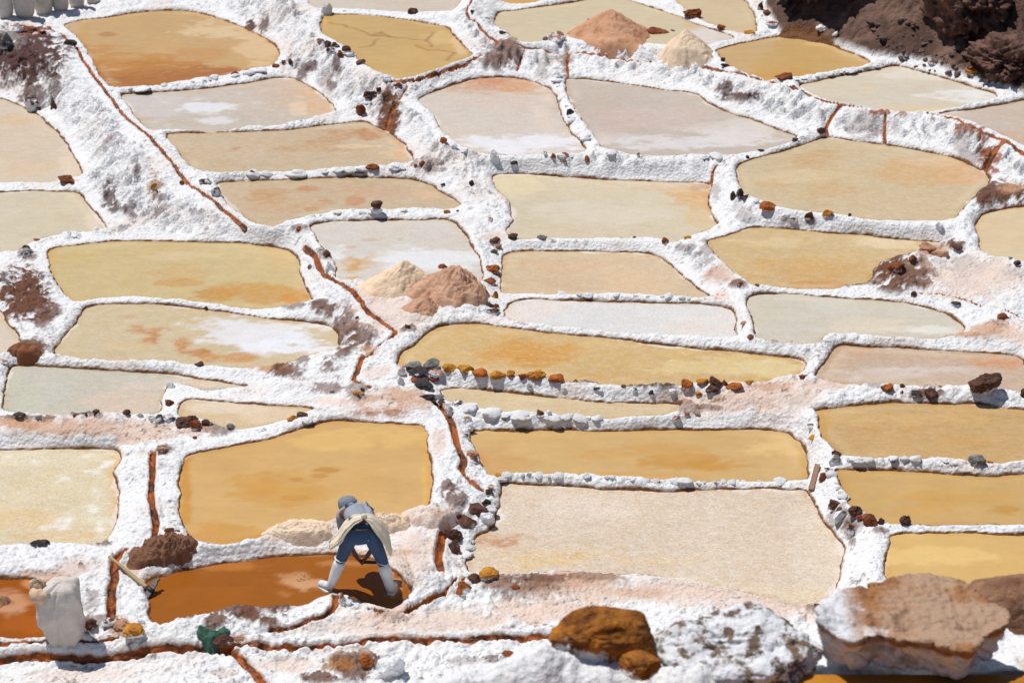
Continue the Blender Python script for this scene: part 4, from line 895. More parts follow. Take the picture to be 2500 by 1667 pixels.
 ('g',1910,922,70,30,'rust',.3,'reddish stone on the pink bank between peach and golden ponds'),
 ('g',2030,920,46,20,'rust',.1,'tiny rusty stone where the golden pond wall begins'),
 ('h',1340,690,70,50,'rust',.1,'rusty clod on the top rim of the earth bank'),
 ('h',1550,660,130,70,'tan',.3,'rounded pale brown rock on the crest of the earth bank'),
 ('h',1450,640,150,50,'tan',.2,'long pale brown rock left of the rounded one on the earth bank'),
 ('h',1680,632,90,44,'brown',.2,'dark brown stone at the right end of the earth bank crest'),
 ('h',1220,770,150,90,'rust',.1,'rusty brown rock on the left shoulder of the earth bank'),
 ('h',2145,725,60,34,'dark',0,'black stone at the right edge below the cream pond'),
 ('h',2095,720,40,26,'grey',.1,'grey pebble left of the black stone at the right edge'),
 ('h',1670,1080,80,30,'dark',.3,'dark flat stone on the white bank right of the pale grey pond'),
 ('h',1350,1000,50,40,'brown',.2,'small brown stone where the thin channel starts'),
 ('h',2030,1180,110,40,'rust',.2,'rusty ledge of rock on the brown bank at the right edge'),
 ('i',1300,570,80,66,'rust',.05,'rust brown lump on the white spur by the small tan pond'),
 ('i',1310,435,70,60,'dark',.5,'dark crusted stone at the tip of the white spur'),
 ('i',735,638,56,40,'brown',0,'maroon stone on the pink strip, third from the right'),
 ('i',657,655,50,30,'brown',.05,'low brown stone on the pink strip'),
 ('i',585,668,60,30,'brown',.05,'brown stone at the left end of the strip row'),
 ('i',965,638,74,48,'brown',.05,'largest maroon stone on the pink strip'),
 ('i',1070,672,60,30,'grey',.35,'grey crusted stone on the pink strip'),
 ('i',1190,668,110,40,'brown',.35,'brown clods on the pink strip below the white spur'),
 ('i',1290,700,120,80,'grey',.4,'grey flaking rock at the foot of the white spur'),
 ('i',1440,722,190,90,'brown',.15,'big grey brown rounded rock in front of the small tan pond'),
 ('i',1500,740,90,80,'rust',.1,'rusty clod against the big rounded rock'),
 ('i',1580,725,80,60,'brown',.05,'dark brown clod right of the rusty one'),
 ('i',1620,738,34,36,'grey',.05,'small blue grey stone beside the dark brown clod'),
 ('i',1770,768,70,30,'grey',.15,'grey stones at the near shore of the small tan pond'),
 ('i',1490,820,36,30,'rust',.05,'small brown pebble on the pink strip by the white wall'),
 ('i',1250,884,54,24,'dark',0,'black stone above the head of the wet ditch'),
 ('i',1250,932,100,46,'tan',.1,'tan rock over the head of the wet ditch'),
 ('i',2020,755,44,36,'grey',.5,'pale crusted knob on the amber pond far wall'),
 ('i',30,275,70,44,'tan',.4,'tan rock at the left edge behind the greenish grey pond'),
 ('i',1525,262,80,20,'brown',.1,'brown stone on the wall of the half white pond'),
 ('i',150,680,100,30,'dark',.3,'dark stones at the left near shore of the greenish grey pond'),
 ('i',300,684,60,26,'grey',.3,'grey stone at the near shore of the greenish grey pond'),
 ('j',1285,275,135,85,'grey',.05,'olive grey boulder at the top left of the stacked stones'),
 ('j',1425,272,130,85,'grey',.1,'brownish grey boulder at the top right of the stacked stones'),
 ('j',1310,352,175,60,'dark',.15,'long dark stone in the second row of the stacked stones'),
 ('j',1455,355,130,66,'tan',.45,'whitish brown stone right of the long dark one in the stack'),
 ('j',1330,405,140,44,'red',.1,'reddish slab in the stacked stones'),
 ('j',1355,445,175,54,'dark',.0,'dark purple slab low in the stacked stones'),
 ('j',1390,495,120,46,'dark',.0,'black slab at the bottom of the stacked stones'),
 ('j',1445,405,80,36,'rust',.15,'small rusty stone beside the reddish slab'),
 ('j',1195,330,70,80,'tan',.4,'pink crusted stone left of the stacked stones'),
 ('j',1185,400,60,70,'grey',.5,'grey crusted stone at the left foot of the stacked stones'),
 ('j',1470,545,100,30,'grey',.3,'grey flat stone under the stacked stones'),
 ('j',1560,292,125,55,'ochre',.0,'bright yellow flat stone nearest the stacked stones'),
 ('j',1685,300,125,50,'ochre',.05,'second yellow stone from the stack, with an orange end'),
 ('j',1790,342,135,60,'orange',.05,'orange tan stone third from the stack'),
 ('j',1925,352,140,60,'ochre',.0,'yellow stone fourth from the stack'),
 ('j',2028,365,70,56,'ochre',.05,'small golden stone fifth from the stack'),
 ('j',2118,385,66,50,'red',.05,'dark red stone among the yellow ones'),
 ('j',2180,360,90,60,'ochre',.0,'bright yellow lump right of the dark red stone'),
 ('k',345,365,150,70,'ochre',.0,'widest bright yellow stone on the pond wall'),
 ('k',490,395,125,62,'orange',.05,'last orange stone of the yellow row'),
 ('j',845,470,50,44,'ochre',.05,'orange brown stone in the channel elbow left of the pink mound'),
 ('j',895,470,40,32,'dark',.0,'dark pebble beside the orange brown stone in the channel elbow'),
 ('j',878,505,60,30,'tan',.1,'flat tan stone below the channel elbow'),
 ('j',660,488,40,24,'grey',.15,'small grey stone on the brown ledge left of the pink mound'),
 ('j',1560,640,60,80,'grey',.45,'grey crusted stone blocking the head of the lower channel'),
 ('j',1500,595,60,30,'brown',.3,'brown stone above the head of the lower channel'),
 ('j',1630,585,110,36,'brown',.4,'maroon edged slab at the left tip of the narrow tan pond'),
 ('j',1690,700,80,60,'tan',.45,'pinkish crusted stone right of the lower channel'),
 ('j',1715,755,80,80,'grey',.5,'pale block at the far left corner of the smooth amber pond'),
 ('j',1675,835,70,46,'brown',.4,'brown crusted stone on the narrow bank by the lower channel'),
 ('j',1740,960,110,70,'tan',.3,'layered tan rock on the narrow bank by the lower channel'),
 ('j',1745,1015,90,40,'brown',.45,'dark crusted rock below the layered tan one'),
 ('j',1925,1128,66,38,'ochre',.1,'ochre topped stone where the lumpy wall begins'),
 ('j',1870,1215,60,24,'ochre',.35,'thin ochre stone on the wall beside the wide crusted pond'),
 ('j',1865,1255,66,54,'brown',.2,'brown stone on the wall beside the wide crusted pond'),
 ('j',1845,1300,74,66,'dark',.15,'dark brown stone below it on the wall beside the wide crusted pond'),
 ('j',1780,1395,180,110,'brown',.2,'big dark rough rock at the corner of the wide crusted pond'),
 ('j',1850,1450,110,100,'white',.6,'white crusted boulder under the big dark rough rock'),
 ('j',1695,1490,150,80,'brown',.15,'dark brown rock left of the white crusted boulder'),
 ('j',430,660,90,24,'brown',.3,'brown stone on the far wall of the worker side amber pond, left one'),
 ('j',355,700,90,40,'ochre',.25,'ochre brown stone on the far wall of the worker side amber pond'),
 ('j',470,710,90,60,'white',.7,'white crusted block on the far wall of the worker side amber pond'),
 ('k',1495,432,105,85,'orange',.1,'big orange brown rock in the group at the right end of the long golden pond'),
 ('k',1612,430,100,44,'ochre',.1,'flat ochre stone in the group at the right end of the long golden pond'),
 ('k',1700,465,130,60,'brown',.1,'brown stone carrying the purple oval stone'),
 ('k',1715,412,112,90,'brown',.0,'smooth purple brown oval stone on top of the others'),
 ('k',1785,420,50,50,'rust',.05,'small rusty stone behind the purple oval one'),
 ('k',1850,450,140,60,'orange',.05,'broad orange stone right of the purple oval one'),
 ('k',1975,436,90,26,'ochre',.05,'thin ochre stone at the far right of that group'),
 ('k',1585,522,60,36,'ochre',.2,'olive stone below the group at the pond end'),
 ('k',1495,668,46,26,'orange',.1,'small orange stone at the right tip of the narrow tan pond'),
 ('k',1575,665,50,22,'tan',.1,'small pink stone right of the orange one by the narrow pond'),
 ('k',1010,420,44,24,'brown',.05,'tiny dark stone on the brown crest of the long golden pond wall'),
 ('k',815,470,70,40,'dark',.4,'dark hollow stone in the white face under the yellow row'),
 ('k',1220,505,44,46,'dark',.2,'black stone in the white face under the long golden pond'),
 ('k',1380,500,60,40,'dark',.5,'grey dark stone in the white face, rightmost'),
 ('k',555,470,50,34,'grey',.5,'grey stone in the white face under the last orange stone'),
 ('k',290,452,50,36,'grey',.45,'grey stone in the white face under the widest yellow stone'),
 ('k',1095,495,40,36,'brown',.45,'brown stone in the white face, left of the black one'),
 ('k',375,655,66,50,'brown',.25,'dark brown topped stone on the wall behind the smooth amber pond'),
 ('k',440,660,44,40,'brown',.5,'smaller brown stone next to it on the wall behind the smooth amber pond'),
 ('k',735,668,50,26,'brown',.5,'faint brown stone in the wall behind the smooth amber pond'),
 ('k',1410,705,70,50,'rust',.4,'rusty crusted stones low in the white bank right of the narrow pond'),
 ('l',1145,455,105,70,'orange',.0,'bright orange stone on the wall left of the big boulder'),
 ('l',1265,445,50,36,'brown',.3,'brown pebble right of the bright orange stone'),
 ('l',1480,505,110,60,'brown',.1,'flat brown rock on the wall between the orange stone and the big boulder'),
 ('l',1370,505,80,50,'dark',.15,'dark olive stone left of the flat brown rock'),
 ('l',1260,490,30,34,'orange',.1,'tiny orange stone under the brown pebble'),
 ('l',2190,500,60,80,'brown',.1,'brown rock cut by the right edge beside the big boulder'),
 ('l',500,382,70,22,'rust',.2,'small brown stone at the foot of the straight white wall'),
 ('l',103,68,52,26,'rust',.05,'rusty brown pebble at the left end of the low straight wall'),
 ('l',565,765,70,50,'dark',.4,'dark crusted stone on the wall crossing left of the large amber pond'),
 ('l',580,858,76,20,'ochre',.1,'flat wooden brown chip of stone on the white crossing'),
 ('l',760,960,70,50,'brown',.05,'dark brown clod at the wall junction above the grey banded stone'),
 ('l',750,1015,110,90,'grey',.4,'grey banded crusted boulder at the wall junction'),
 ('l',700,1085,70,40,'brown',.4,'brown stone just below the banded boulder'),
 ('l',650,1145,50,80,'rust',.1,'rusty brown stone beside the leaning plank'),
 ('l',1835,1015,130,85,'grey',.25,'round grey stone resting on the wall between the two right amber ponds'),
 ('l',1940,1035,50,26,'orange',.3,'small orange stone right of the round grey one'),
 ('l',1000,1002,40,20,'brown',.3,'tiny brown stone on the wall between the two right amber ponds'),
 ('l',745,1350,110,80,'brown',.1,'dark brown clod, topmost of the rough clods on the right wall'),
 ('l',780,1405,60,50,'rust',.1,'small rusty clod just below the topmost one'),
 ('l',780,1450,110,100,'grey',.4,'purplish grey crusted rock under the rough clods'),
 ('l',895,1410,120,90,'brown',.05,'big dark clod in the middle of the rough clods'),
 ('l',1010,1470,130,100,'rust',.05,'largest rusty clod of the right wall'),
 ('l',1095,1485,60,60,'brown',.1,'dark clod at the right end of the rough clods'),
 ('l',930,1460,60,50,'red',.1,'reddish clod between the two big ones'),
 ('l',1282,1455,100,95,'brown',.2,'brown rock standing alone on the thin wall of the lower right amber pond'),
 ('p',870,390,80,100,'brown',.45,'red brown streaked rock below the rough clods'),
 ('m',1295,398,80,45,'rust',.1,'brown stone on top of the earth heap'),
 ('m',1355,400,50,28,'grey',.1,'small grey stone on the earth heap'),
 ('m',305,485,130,50,'dark',.1,'dark clod with green weed on the wall of the pale yellow pond'),
 ('m',700,1130,90,90,'brown',.2,'brown clod on the bank right of the big sack'),
 ('m',835,1110,110,60,'brown',.45,'crusted brown rock at the end of the wet ditch'),
 ('m',955,1130,180,100,'tan',.25,'pink triangular rock right of the ditch end'),
 ('m',1035,1215,180,50,'ochre',.3,'mottled ochre flat rock under the pink triangular one'),
 ('m',1700,1245,180,110,'brown',.15,'maroon speckled stone holding down the green cloth'),
 ('m',1835,1225,100,70,'tan',.1,'smooth tan rock right of the maroon speckled stone'),
 ('m',1085,1080,60,50,'dark',.5,'dark crusted stone at the left end of the worker pond'),
 ('n',1590,425,140,120,'brown',.05,'dark brown rough boulder by the lower channel'),
 ('n',1600,520,110,100,'brown',.3,'brown crusted boulder just under the rough one by the channel'),
 ('n',1850,725,175,95,'ochre',.1,'mustard yellow rock at the near left corner of the wide crusted pond'),
 ('n',1665,835,145,110,'orange',.2,'orange tan lumpy rock left below the mustard yellow one'),
 ('n',1750,765,100,80,'brown',.25,'brown rock between the mustard and orange lumpy rocks'),
 ('n',1660,765,60,40,'ochre',.1,'small ochre stone above the orange lumpy rock'),
 ('n',745,925,70,110,'tan',.35,'upright tan slab where the small channel leaves the worker pond'),
 ('n',790,960,50,60,'grey',.5,'grey crusted stone beside the upright tan slab'),
 ('n',925,1400,110,110,'orange',.3,'orange streaked rock face in the lowest white bank'),
 ('n',1110,1440,230,230,'grey',.55,'bulging crusted boulder in the lowest white bank'),
 ('n',2020,1375,130,85,'rust',.05,'square dark brown stone sticking out of the lowest white bank'),
 ('n',1960,1390,60,70,'dark',.5,'crusted stone left of the square dark brown one'),
 ('o',190,840,90,50,'rust',.1,'rusty clod in the brown earth below the mustard rock'),
 ('p',615,985,60,22,'brown',.1,'thin brown stone at the near edge of the wide crusted pond'),
]
for rk in ROCKS:
    rock(*rk, sub=4 if max(rk[3], rk[4]) > 60 else 3)
ow = rock('f', 1000, 368, 100, 66, 'white', .35, 'white crusted stone under the balanced maroon stone, beside the pale pond', sink=.15)
ow.location.z += .02; Hs = ow.dimensions.z
ob_ = link('stone', rock_mesh('stone', (ow.dimensions.x * .95, ow.dimensions.x * .8, ow.dimensions.x * .62), 71, 4, 9, .12, .75, .07), rock_mat('brown', 0))
ob_.location = ow.location + Vector((.015, -.02, Hs * .5 + ow.dimensions.x * .22)); tag(ob_, 'maroon stone balanced on a white stone on the wall of the pale crusted pond', 'stone')
rock('l', 1885, 420, 270, 215, 'brown', .12, 'big angular grey brown boulder with a flat split face, casting a shadow right', sub=5, cuts=9, sharp=.74, ratio=.75, sink=.1, rot=.35)

# rows of salt covered stones that make up the walls
LUMP = [rock_mesh('salt_lump', (1, .8, .8), 900 + i, 3, 7, rnd=.30, sharp=.95, fine=.12) for i in range(8)]
M_WHITE = mix_rock_mat('crusted_white', (243, 243, 243), (232, 228, 224), .6, 1.2, 1.4)
M_WHITE2 = mix_rock_mat('crusted_dark_top', (120, 90, 76), (70, 56, 50), .55, .8, 1.4, -.5)
ORD = 'first second third fourth fifth sixth seventh eighth ninth tenth eleventh twelfth thirteenth fourteenth fifteenth sixteenth seventeenth eighteenth nineteenth twentieth'.split()
ORD += ['twenty-' + q for q in ORD[:9]] + ['thirtieth'] + ['thirty-' + q for q in ORD[:9]]
def lump_row(s, wpx, group, label, seed, gap=1.0, hr=.8):
    hr *= .8; wpx *= 1.2; gap *= .72; cnt = 0
    L = pts(s); rg = random.Random(seed)
    seg = np.hypot(*(L[1:] - L[:-1]).T); tot = seg.sum(); d = 0
    while d < tot:
        r = d; i = 0
        while i < len(seg) - 1 and r > seg[i]: r -= seg[i]; i += 1
        q = L[i] + (L[i + 1] - L[i]) * r / seg[i]
        w = wpx / 3.136 * rg.choice((.45, .6, .8, 1.0, 1.25, 1.5)) * rg.uniform(.85, 1.15)
        p = hit(q[0], q[1] + rg.uniform(-1.5, 1.5)); s_ = scale_at(p); W = w / s_
        me = rg.choice(LUMP)
        o = bpy.data.objects.new('crusted_stone', me); COL.objects.link(o)
        if not me.materials: me.materials.append(M_WHITE)
        if rg.random() < .16:
            o.material_slots[0].link = 'OBJECT'; o.material_slots[0].material = M_WHITE2
            tag(o, 'dark topped ' + label + ', ' + ORD[cnt] + ' from left', 'stone', group)
        else: tag(o, label + ', ' + ORD[cnt] + ' from left', 'stone', group)
        cnt += 1
        H = W * hr * rg.uniform(.75, 1.15)
        o.scale = (W, W * rg.uniform(.8, 1.2), H)
        o.location = (p.x, p.y, p.z - H * .06); o.rotation_euler = (rg.uniform(-.2, .2), rg.uniform(-.2, .2), rg.uniform(0, 6.28))
        d += w * gap * rg.choice((.75, .9, 1.1, 1.6, 2.6))
lump_row("j 1970,1130 k 100,1125 450,1150 700,1150 1100,1165 1450,1185 1900,1185 l 0,1180 300,1175 520,1180", 75, 'white lumps of the wall in front of the smooth amber pond', 'salt lump on the wall behind the wide crusted pond', 1)
lump_row("b 20,1335 300,1325 600,1315 900,1305 1200,1295", 105, 'white blocks of the wall below the tan pond', 'salt block in the wall below the tan pond', 2, 1.0, .6)
lump_row("l 850,1015 1150,1010 1450,1025 1680,1045", 80, 'white lumps between the two right amber ponds', 'salt lump left of the round grey stone', 3)
lump_row("j 1650,600 1900,660 2150,690 k 100,690 400,700 700,700 850,700", 110, 'white lumps behind the smooth amber pond', 'salt lump in the wall behind the smooth amber pond', 4, 1.1, .6)
lump_row("g 200,975 500,1000 800,1010 1200,1020 1600,1035", 60, 'white lumps between the peach and white ponds', 'salt lump between the peach and white ponds', 5, 1.2, .7)
lump_row("c 500,620 530,720 570,800 c 620,930 680,1000 750,1080", 60, 'white lumps between the two crusted ponds', 'salt lump in the narrow wall by the dark oval stone', 6, .9)
lump_row("d 450,615 700,580 1000,520 1180,475", 50, 'white lumps by the diamond shaped pond', 'salt lump on the far wall of the diamond shaped pond', 7, 1.0, .6)
lump_row("c 60,1180 300,1185 650,1190 1000,1180 1400,1200 1750,1200", 75, 'white lumps on the long shaded wall', 'salt lump topping the long shaded wall', 8, 1.2, .6)
lump_row("n 1960,30 1930,100 1880,220 1840,330 1780,420 1700,560 1650,680", 90, 'white lumps left of the wide crusted pond', 'salt lump left of the wide crusted pond', 9, 1.1, .8)
lump_row("l 720,1130 760,1200 800,1280 840,1330", 80, 'white lumps right of the plank', 'salt lump right of the leaning plank', 10, .9, .8)
lump_row("f 500,405 700,380 900,378 1080,372 1200,362 1330,340 1480,350", 80, 'white lumps behind the pale crusted pond', 'salt lump on the wall with the balanced stone', 11, 1.2, .6)
lump_row("a 850,690 1100,680 1400,640 1700,590 2000,545 b 180,530", 70, 'white lumps of the far amber pond wall', 'salt lump below the deep amber far pond', 12, 1.0, .6)

# ------------------------------------------------------------------ heaps of salt and earth
def heap(name, label, cat, peak, base, rpx, cols, seed, rough=.03, mat=None, flat=.85, power=1.0):
    """peak, base centre and radius given in pixels of the photograph"""
    pu, pv = px(*peak); bu, bv = px(*base); 
    c = hit(bu, bv); s = scale_at(c); Rr = rpx / 3.136 / s
    dx, dy, dz = ray(pu, pv); t = c.y / dy
    H = HC + dz * t - c.z; off = dx * t - c.x
    nr, na = 46, 96
    rr, aa = np.meshgrid(np.linspace(0, 1, nr) ** .9, np.linspace(0, 2 * np.pi, na, endpoint=False), indexing='ij')
    wv = 1 + .13 * np.sin(2 * aa + seed) + .07 * np.sin(3 * aa + seed * 2.1)
    wv = wv + .35 * fbm(np.cos(aa) * 1.6 + seed, np.sin(aa) * 1.6, 1.0, 4, seed) * rr
    X = rr * np.cos(aa) * Rr * wv; Y = rr * np.sin(aa) * Rr * wv * flat
    prof = np.clip(1 - rr, 0, 1) ** power
    prof = np.minimum(prof, .97 - .0 * prof) 
    Z = H * np.minimum(prof, .93 + .07 * prof)
    Z = Z + rough * (.6 * fbm(X + seed, Y, 3.5 / max(Rr, .3), 3, seed, .5) + .5 * fbm(X + seed, Y, 28, 4, seed + 1, .7) + .35 * lumps(X + seed, Y, 14, seed) - .15) * np.minimum(1, (1 - rr) * 5)
    X = X + off * prof
    gz = heights(c.x + X, c.y + Y) - c.z
    Z = Z + gz * sst(.62, 1, rr) - .03 * rr ** 8
    me = bpy.data.meshes.new(name)
    V = np.stack([X, Y, Z], -1).reshape(-1, 3)
    F = []
    for i in range(nr - 1):
        for a in range(na):
            b = (a + 1) % na
            F.append((i * na + a, i * na + b, (i + 1) * na + b, (i + 1) * na + a)[::-1])
    me.from_pydata(V.tolist(), [], F); me.polygons.foreach_set('use_smooth', np.ones(len(me.polygons), bool)); me.update()
    n = fbm(V[:, 0] + seed, V[:, 1], 6, 5, seed + 3, .65)
    cc = lin(cols[0]) + (lin(cols[1]) - lin(cols[0])) * sst(-.2, .5, n)[:, None]
    set_colors(me, cc)
    o = link(name, me, mat or M_SALT_HEAP); o.location = c
    tag(o, label, cat, None)
    return o
heap('salt_heap', 'tall brown salt heap on the far platform beside the cream pond', 'salt heap', ('c', 920, 68), ('c', 915, 300), 350, ((214, 164, 128), (182, 126, 92)), 3, .06, flat=1.0)
heap('salt_heap', 'pale peach salt cone right of the tall brown far heap', 'salt heap', ('c', 1490, 222), ('c', 1505, 400), 232, ((248, 222, 190), (236, 204, 170)), 5, .04, flat=.95)
heap('salt_heap', 'pale peach salt cone behind the brown heap in the middle of the ponds', 'salt heap', ('f', 1215, 735), ('f', 1180, 935), 290, ((250, 222, 190), (240, 206, 170)), 7, .05)
heap('salt_heap', 'big reddish brown salt heap in the middle of the ponds', 'salt heap', ('f', 1640, 775), ('f', 1560, 1010), 330, ((216, 172, 142), (188, 140, 108)), 9, .10)
heap('salt_heap', 'small brown salt cone in front of the big reddish brown heap', 'salt heap', ('f', 1370, 1000), ('f', 1350, 1110), 165, ((216, 172, 142), (198, 150, 118)), 11, .05)
heap('earth_heap', 'dark brown earth heap beside the wet ditch left of the worker', 'earth heap', ('m', 1320, 425), ('m', 1250, 570), 265, ((146, 104, 80), (92, 60, 44)), 13, .12, flat=.7, power=1.15)
heap('earth_heap', 'small red brown earth heap behind the greenish grey pond', 'earth heap', ('e', 180, 1368), ('e', 180, 1435), 135, ((150, 96, 66), (110, 66, 46)), 15, .03)
heap('salt_heap', 'low pale salt heap raked up behind the worker, left part', 'salt heap', ('n', 400, 330), ('n', 400, 405), 320, ((252, 228, 200), (242, 212, 178)), 17, .045, flat=.36, power=.8)
heap('salt_heap', 'low pale salt heap raked up behind the worker, right part', 'salt heap', ('n', 1050, 265), ('n', 1080, 360), 200, ((250, 226, 200), (232, 198, 166)), 19, .06, flat=.6, power=.75)
heap('salt_heap', 'rounded pinkish salt mound right of the worker beside the channel', 'salt heap', ('n', 1400, 215), ('n', 1400, 310), 215, ((240, 222, 208), (214, 180, 156)), 21, .03, flat=.7, power=.7)
heap('salt_heap', 'small scraped salt heap in the brown pond beside the left boot', 'salt heap', ('n', 410, 738), ('n', 420, 800), 120, ((214, 160, 118), (196, 140, 96)), 23, .04, power=.9)
heap('salt_heap', 'scraped salt heap in the dark orange pond at the left edge', 'salt heap', ('m', 10, 895), ('m', 20, 990), 130, ((206, 156, 122), (184, 132, 98)), 25, .04, power=.8)
0 and heap('salt_heap', 'flat pink salt mound above the smooth worker side amber pond', 'salt heap', ('j', 1120, 440), ('j', 1120, 560), 300, ((234, 192, 158), (222, 176, 140)), 27, .015, power=.55)

# ------------------------------------------------------------------ white sacks
def cloth_mat(name, c, wr=30, st=.6, di=.02, scale=(1, 1, 4)):
    m, nt, b = new_mat(name)
    tc = nd(nt, 'ShaderNodeTexCoord'); mp = nd(nt, 'ShaderNodeMapping'); mp.inputs['Scale'].default_value = scale
    nt.links.new(tc.outputs['Object'], mp.inputs[0])
    rgb = nd(nt, 'ShaderNodeRGB'); rgb.outputs[0].default_value = (*lin(c), 1)
    nt.links.new(vary(nt, rgb.outputs[0], tc.outputs['Object'], 9, .85, 1.05), b.inputs['Base Color'])
    b.inputs['Roughness'].default_value = .8
    bump_chain(nt, b, mp.outputs[0], [('n', wr * .4, st, di), ('n', wr * 1.6, st * .5, di * .5)])
    return m
M_SACK = cloth_mat('woven_sack', (216, 207, 196), 20, .6, .015)
M_SACK_IN = cloth_mat('sack_mouth', (222, 190, 160), 14, .8, .02)
def lathe(name, prof, mat, parent=None, nseg=48, wob=.02, seed=1, ex=1.0, ey=1.0, close=True):
    bm = bmesh.new(); ringl = []
    for k, (r, z_, ox, oy) in enumerate(prof):
        ring = []
        for a in range(nseg):
            t = 2 * math.pi * a / nseg
            w = 1 + wob * math.sin(3 * t + seed + z_ * 5) + wob * .7 * math.sin(7 * t + z_ * 17 + seed) + wob * .5 * math.sin(13 * t - z_ * 31)
            # squarish sack section
            q = (abs(math.cos(t)) ** 2.6 + abs(math.sin(t)) ** 2.6) ** (-1 / 2.6)
            ring.append(bm.verts.new((ox + r * ex * w * q * math.cos(t), oy + r * ey * w * q * math.sin(t), z_ + wob * .4 * r * math.sin(5 * t + seed))))
        ringl.append(ring)
    for A, B in zip(ringl, ringl[1:]):
        for a in range(nseg): bm.faces.new((A[a], A[(a + 1) % nseg], B[(a + 1) % nseg], B[a]))
    if close:
        bm.faces.new(ringl[0][::-1]); bm.faces.new(ringl[-1])
    me = bpy.data.meshes.new(name); bm.to_mesh(me); bm.free()
    me.polygons.foreach_set('use_smooth', np.ones(len(me.polygons), bool)); me.update()
    return link(name, me, mat, parent)
def empty(name, loc, rz=0):
    e = bpy.data.objects.new(name, None); COL.objects.link(e); e.location = loc; e.rotation_euler = (0, 0, rz); e.empty_display_size = .2
    return e
U, V = px('m', 470, 1275)
p = hit(U, V); s = scale_at(p)
sk = tag(empty('sack', (p.x, p.y + .10, p.z - .04)), 'big dirty white woven sack with a crumpled open mouth beside the dark orange pond', 'sack')
k_ = 110 / s / .5
def wrinkle(o, amp, f, seed, top=None):
    me = o.data; n = len(me.vertices); co = np.empty(n * 3); me.vertices.foreach_get('co', co); co = co.reshape(-1, 3)
    no = np.empty(n * 3); me.vertices.foreach_get('normal', no); no = no.reshape(-1, 3)
    ang = np.arctan2(co[:, 1], co[:, 0])
    d_ = fbm(np.cos(ang) * .5 + seed, co[:, 2] * 4.5 + .35 * np.sin(ang * 2), f, 4, seed, .6) + .6 * fbm(co[:, 0] * 2 + seed, co[:, 1] * 2 + co[:, 2], f, 3, seed + 2)
    co = co + no * (amp * d_)[:, None]
    me.vertices.foreach_set('co', co.ravel()); me.update(); return o
bd = lathe('body', [(a * k_, z_ * k_, ox * k_, 0) for a, z_, ox in [(.13, -.02, .02), (.175, .02, .02), (.20, .07, .02), (.215, .13, .018), (.228, .2, .012), (.238, .27, .008), (.245, .34, .0), (.25, .41, 0), (.25, .48, 0), (.245, .55, .005), (.24, .61, .015), (.225, .67, .03), (.20, .72, .045), (.15, .755, .06), (.08, .77, .07), (.01, .775, .075)]], M_SACK, sk, 96, .02, 2, 1, .8)
wrinkle(bd, .045 * k_, 2.8, 3)
mt = lathe('mouth', [(a * k_, z_ * k_, ox * k_, oy * k_) for a, z_, ox, oy in [(.16, .60, -.09, -.02), (.175, .66, -.10, -.02), (.165, .71, -.11, -.01), (.13, .745, -.12, 0), (.10, .735, -.12, 0), (.075, .69, -.11, 0), (.02, .68, -.11, 0)]], M_SACK_IN, sk, 96, .10, 5, 1.05, .85)
wrinkle(mt, .07 * k_, 3.8, 8)
fl_ = lathe('folded_flap', [(a * k_, z_ * k_, ox * k_, -.03 * k_) for a, z_, ox in [(.05, .66, -.20), (.065, .71, -.205), (.055, .77, -.20), (.03, .81, -.19), (.004, .83, -.185)]], M_SACK_IN, sk, 48, .2, 9, 1.2, .5)
wrinkle(fl_, .05 * k_, 4, 11)
gsk = 'white sacks standing in a row at the top left corner'
names_ = ['leftmost standing white sack, cut by the left edge', 'second standing white sack from the left edge', 'third and middle standing white sack', 'fourth standing white sack', 'last standing white sack, next to the slumped one']
for i, (tx, tb, w) in enumerate([(35, 165, 125), (180, 160, 155), (328, 132, 145), (460, 102, 130), (585, 75, 125)]):
    U, V = px('a', tx, tb - 12); p = hit(U, V); s = scale_at(p); r = w / 3.136 / s / 2
    e = tag(empty('sack', (p.x, p.y + r * .7, p.z - .03), random.uniform(-.1, .1)), names_[i] + ', in the far corner', 'sack', gsk)
    wb_ = lathe('body', [(r * a, z_, 0, 0) for a, z_ in [(.45, 0), (.72, .03), (.90, .12), (.97, .25), (1.0, .45), (.98, .65), (.93, .82), (.7, .93)]], M_SACK, e, 40, .025, i, 1, .85); wrinkle(wb_, .02, 2, i)
    lathe('tied_top', [(r * a, z_, 0, 0) for a, z_ in [(.7, .92), (.35, .98), (.2, 1.02), (.3, 1.08), (.1, 1.12)]], M_SACK_IN, e, 24, .08, i, 1, .85)
U, V = px('a', 715, 22); p = hit(U, V); s = scale_at(p)
o = link('sack', rock_mesh('sack', (120 / 3.136 / s, .34, .2), 77, 4, 5, .05, 1.0, .05), M_SACK); o.location = p + Vector((0, 0.05, .06))
tag(o, 'slumped small white sack lying right of the standing row in the far corner', 'sack')

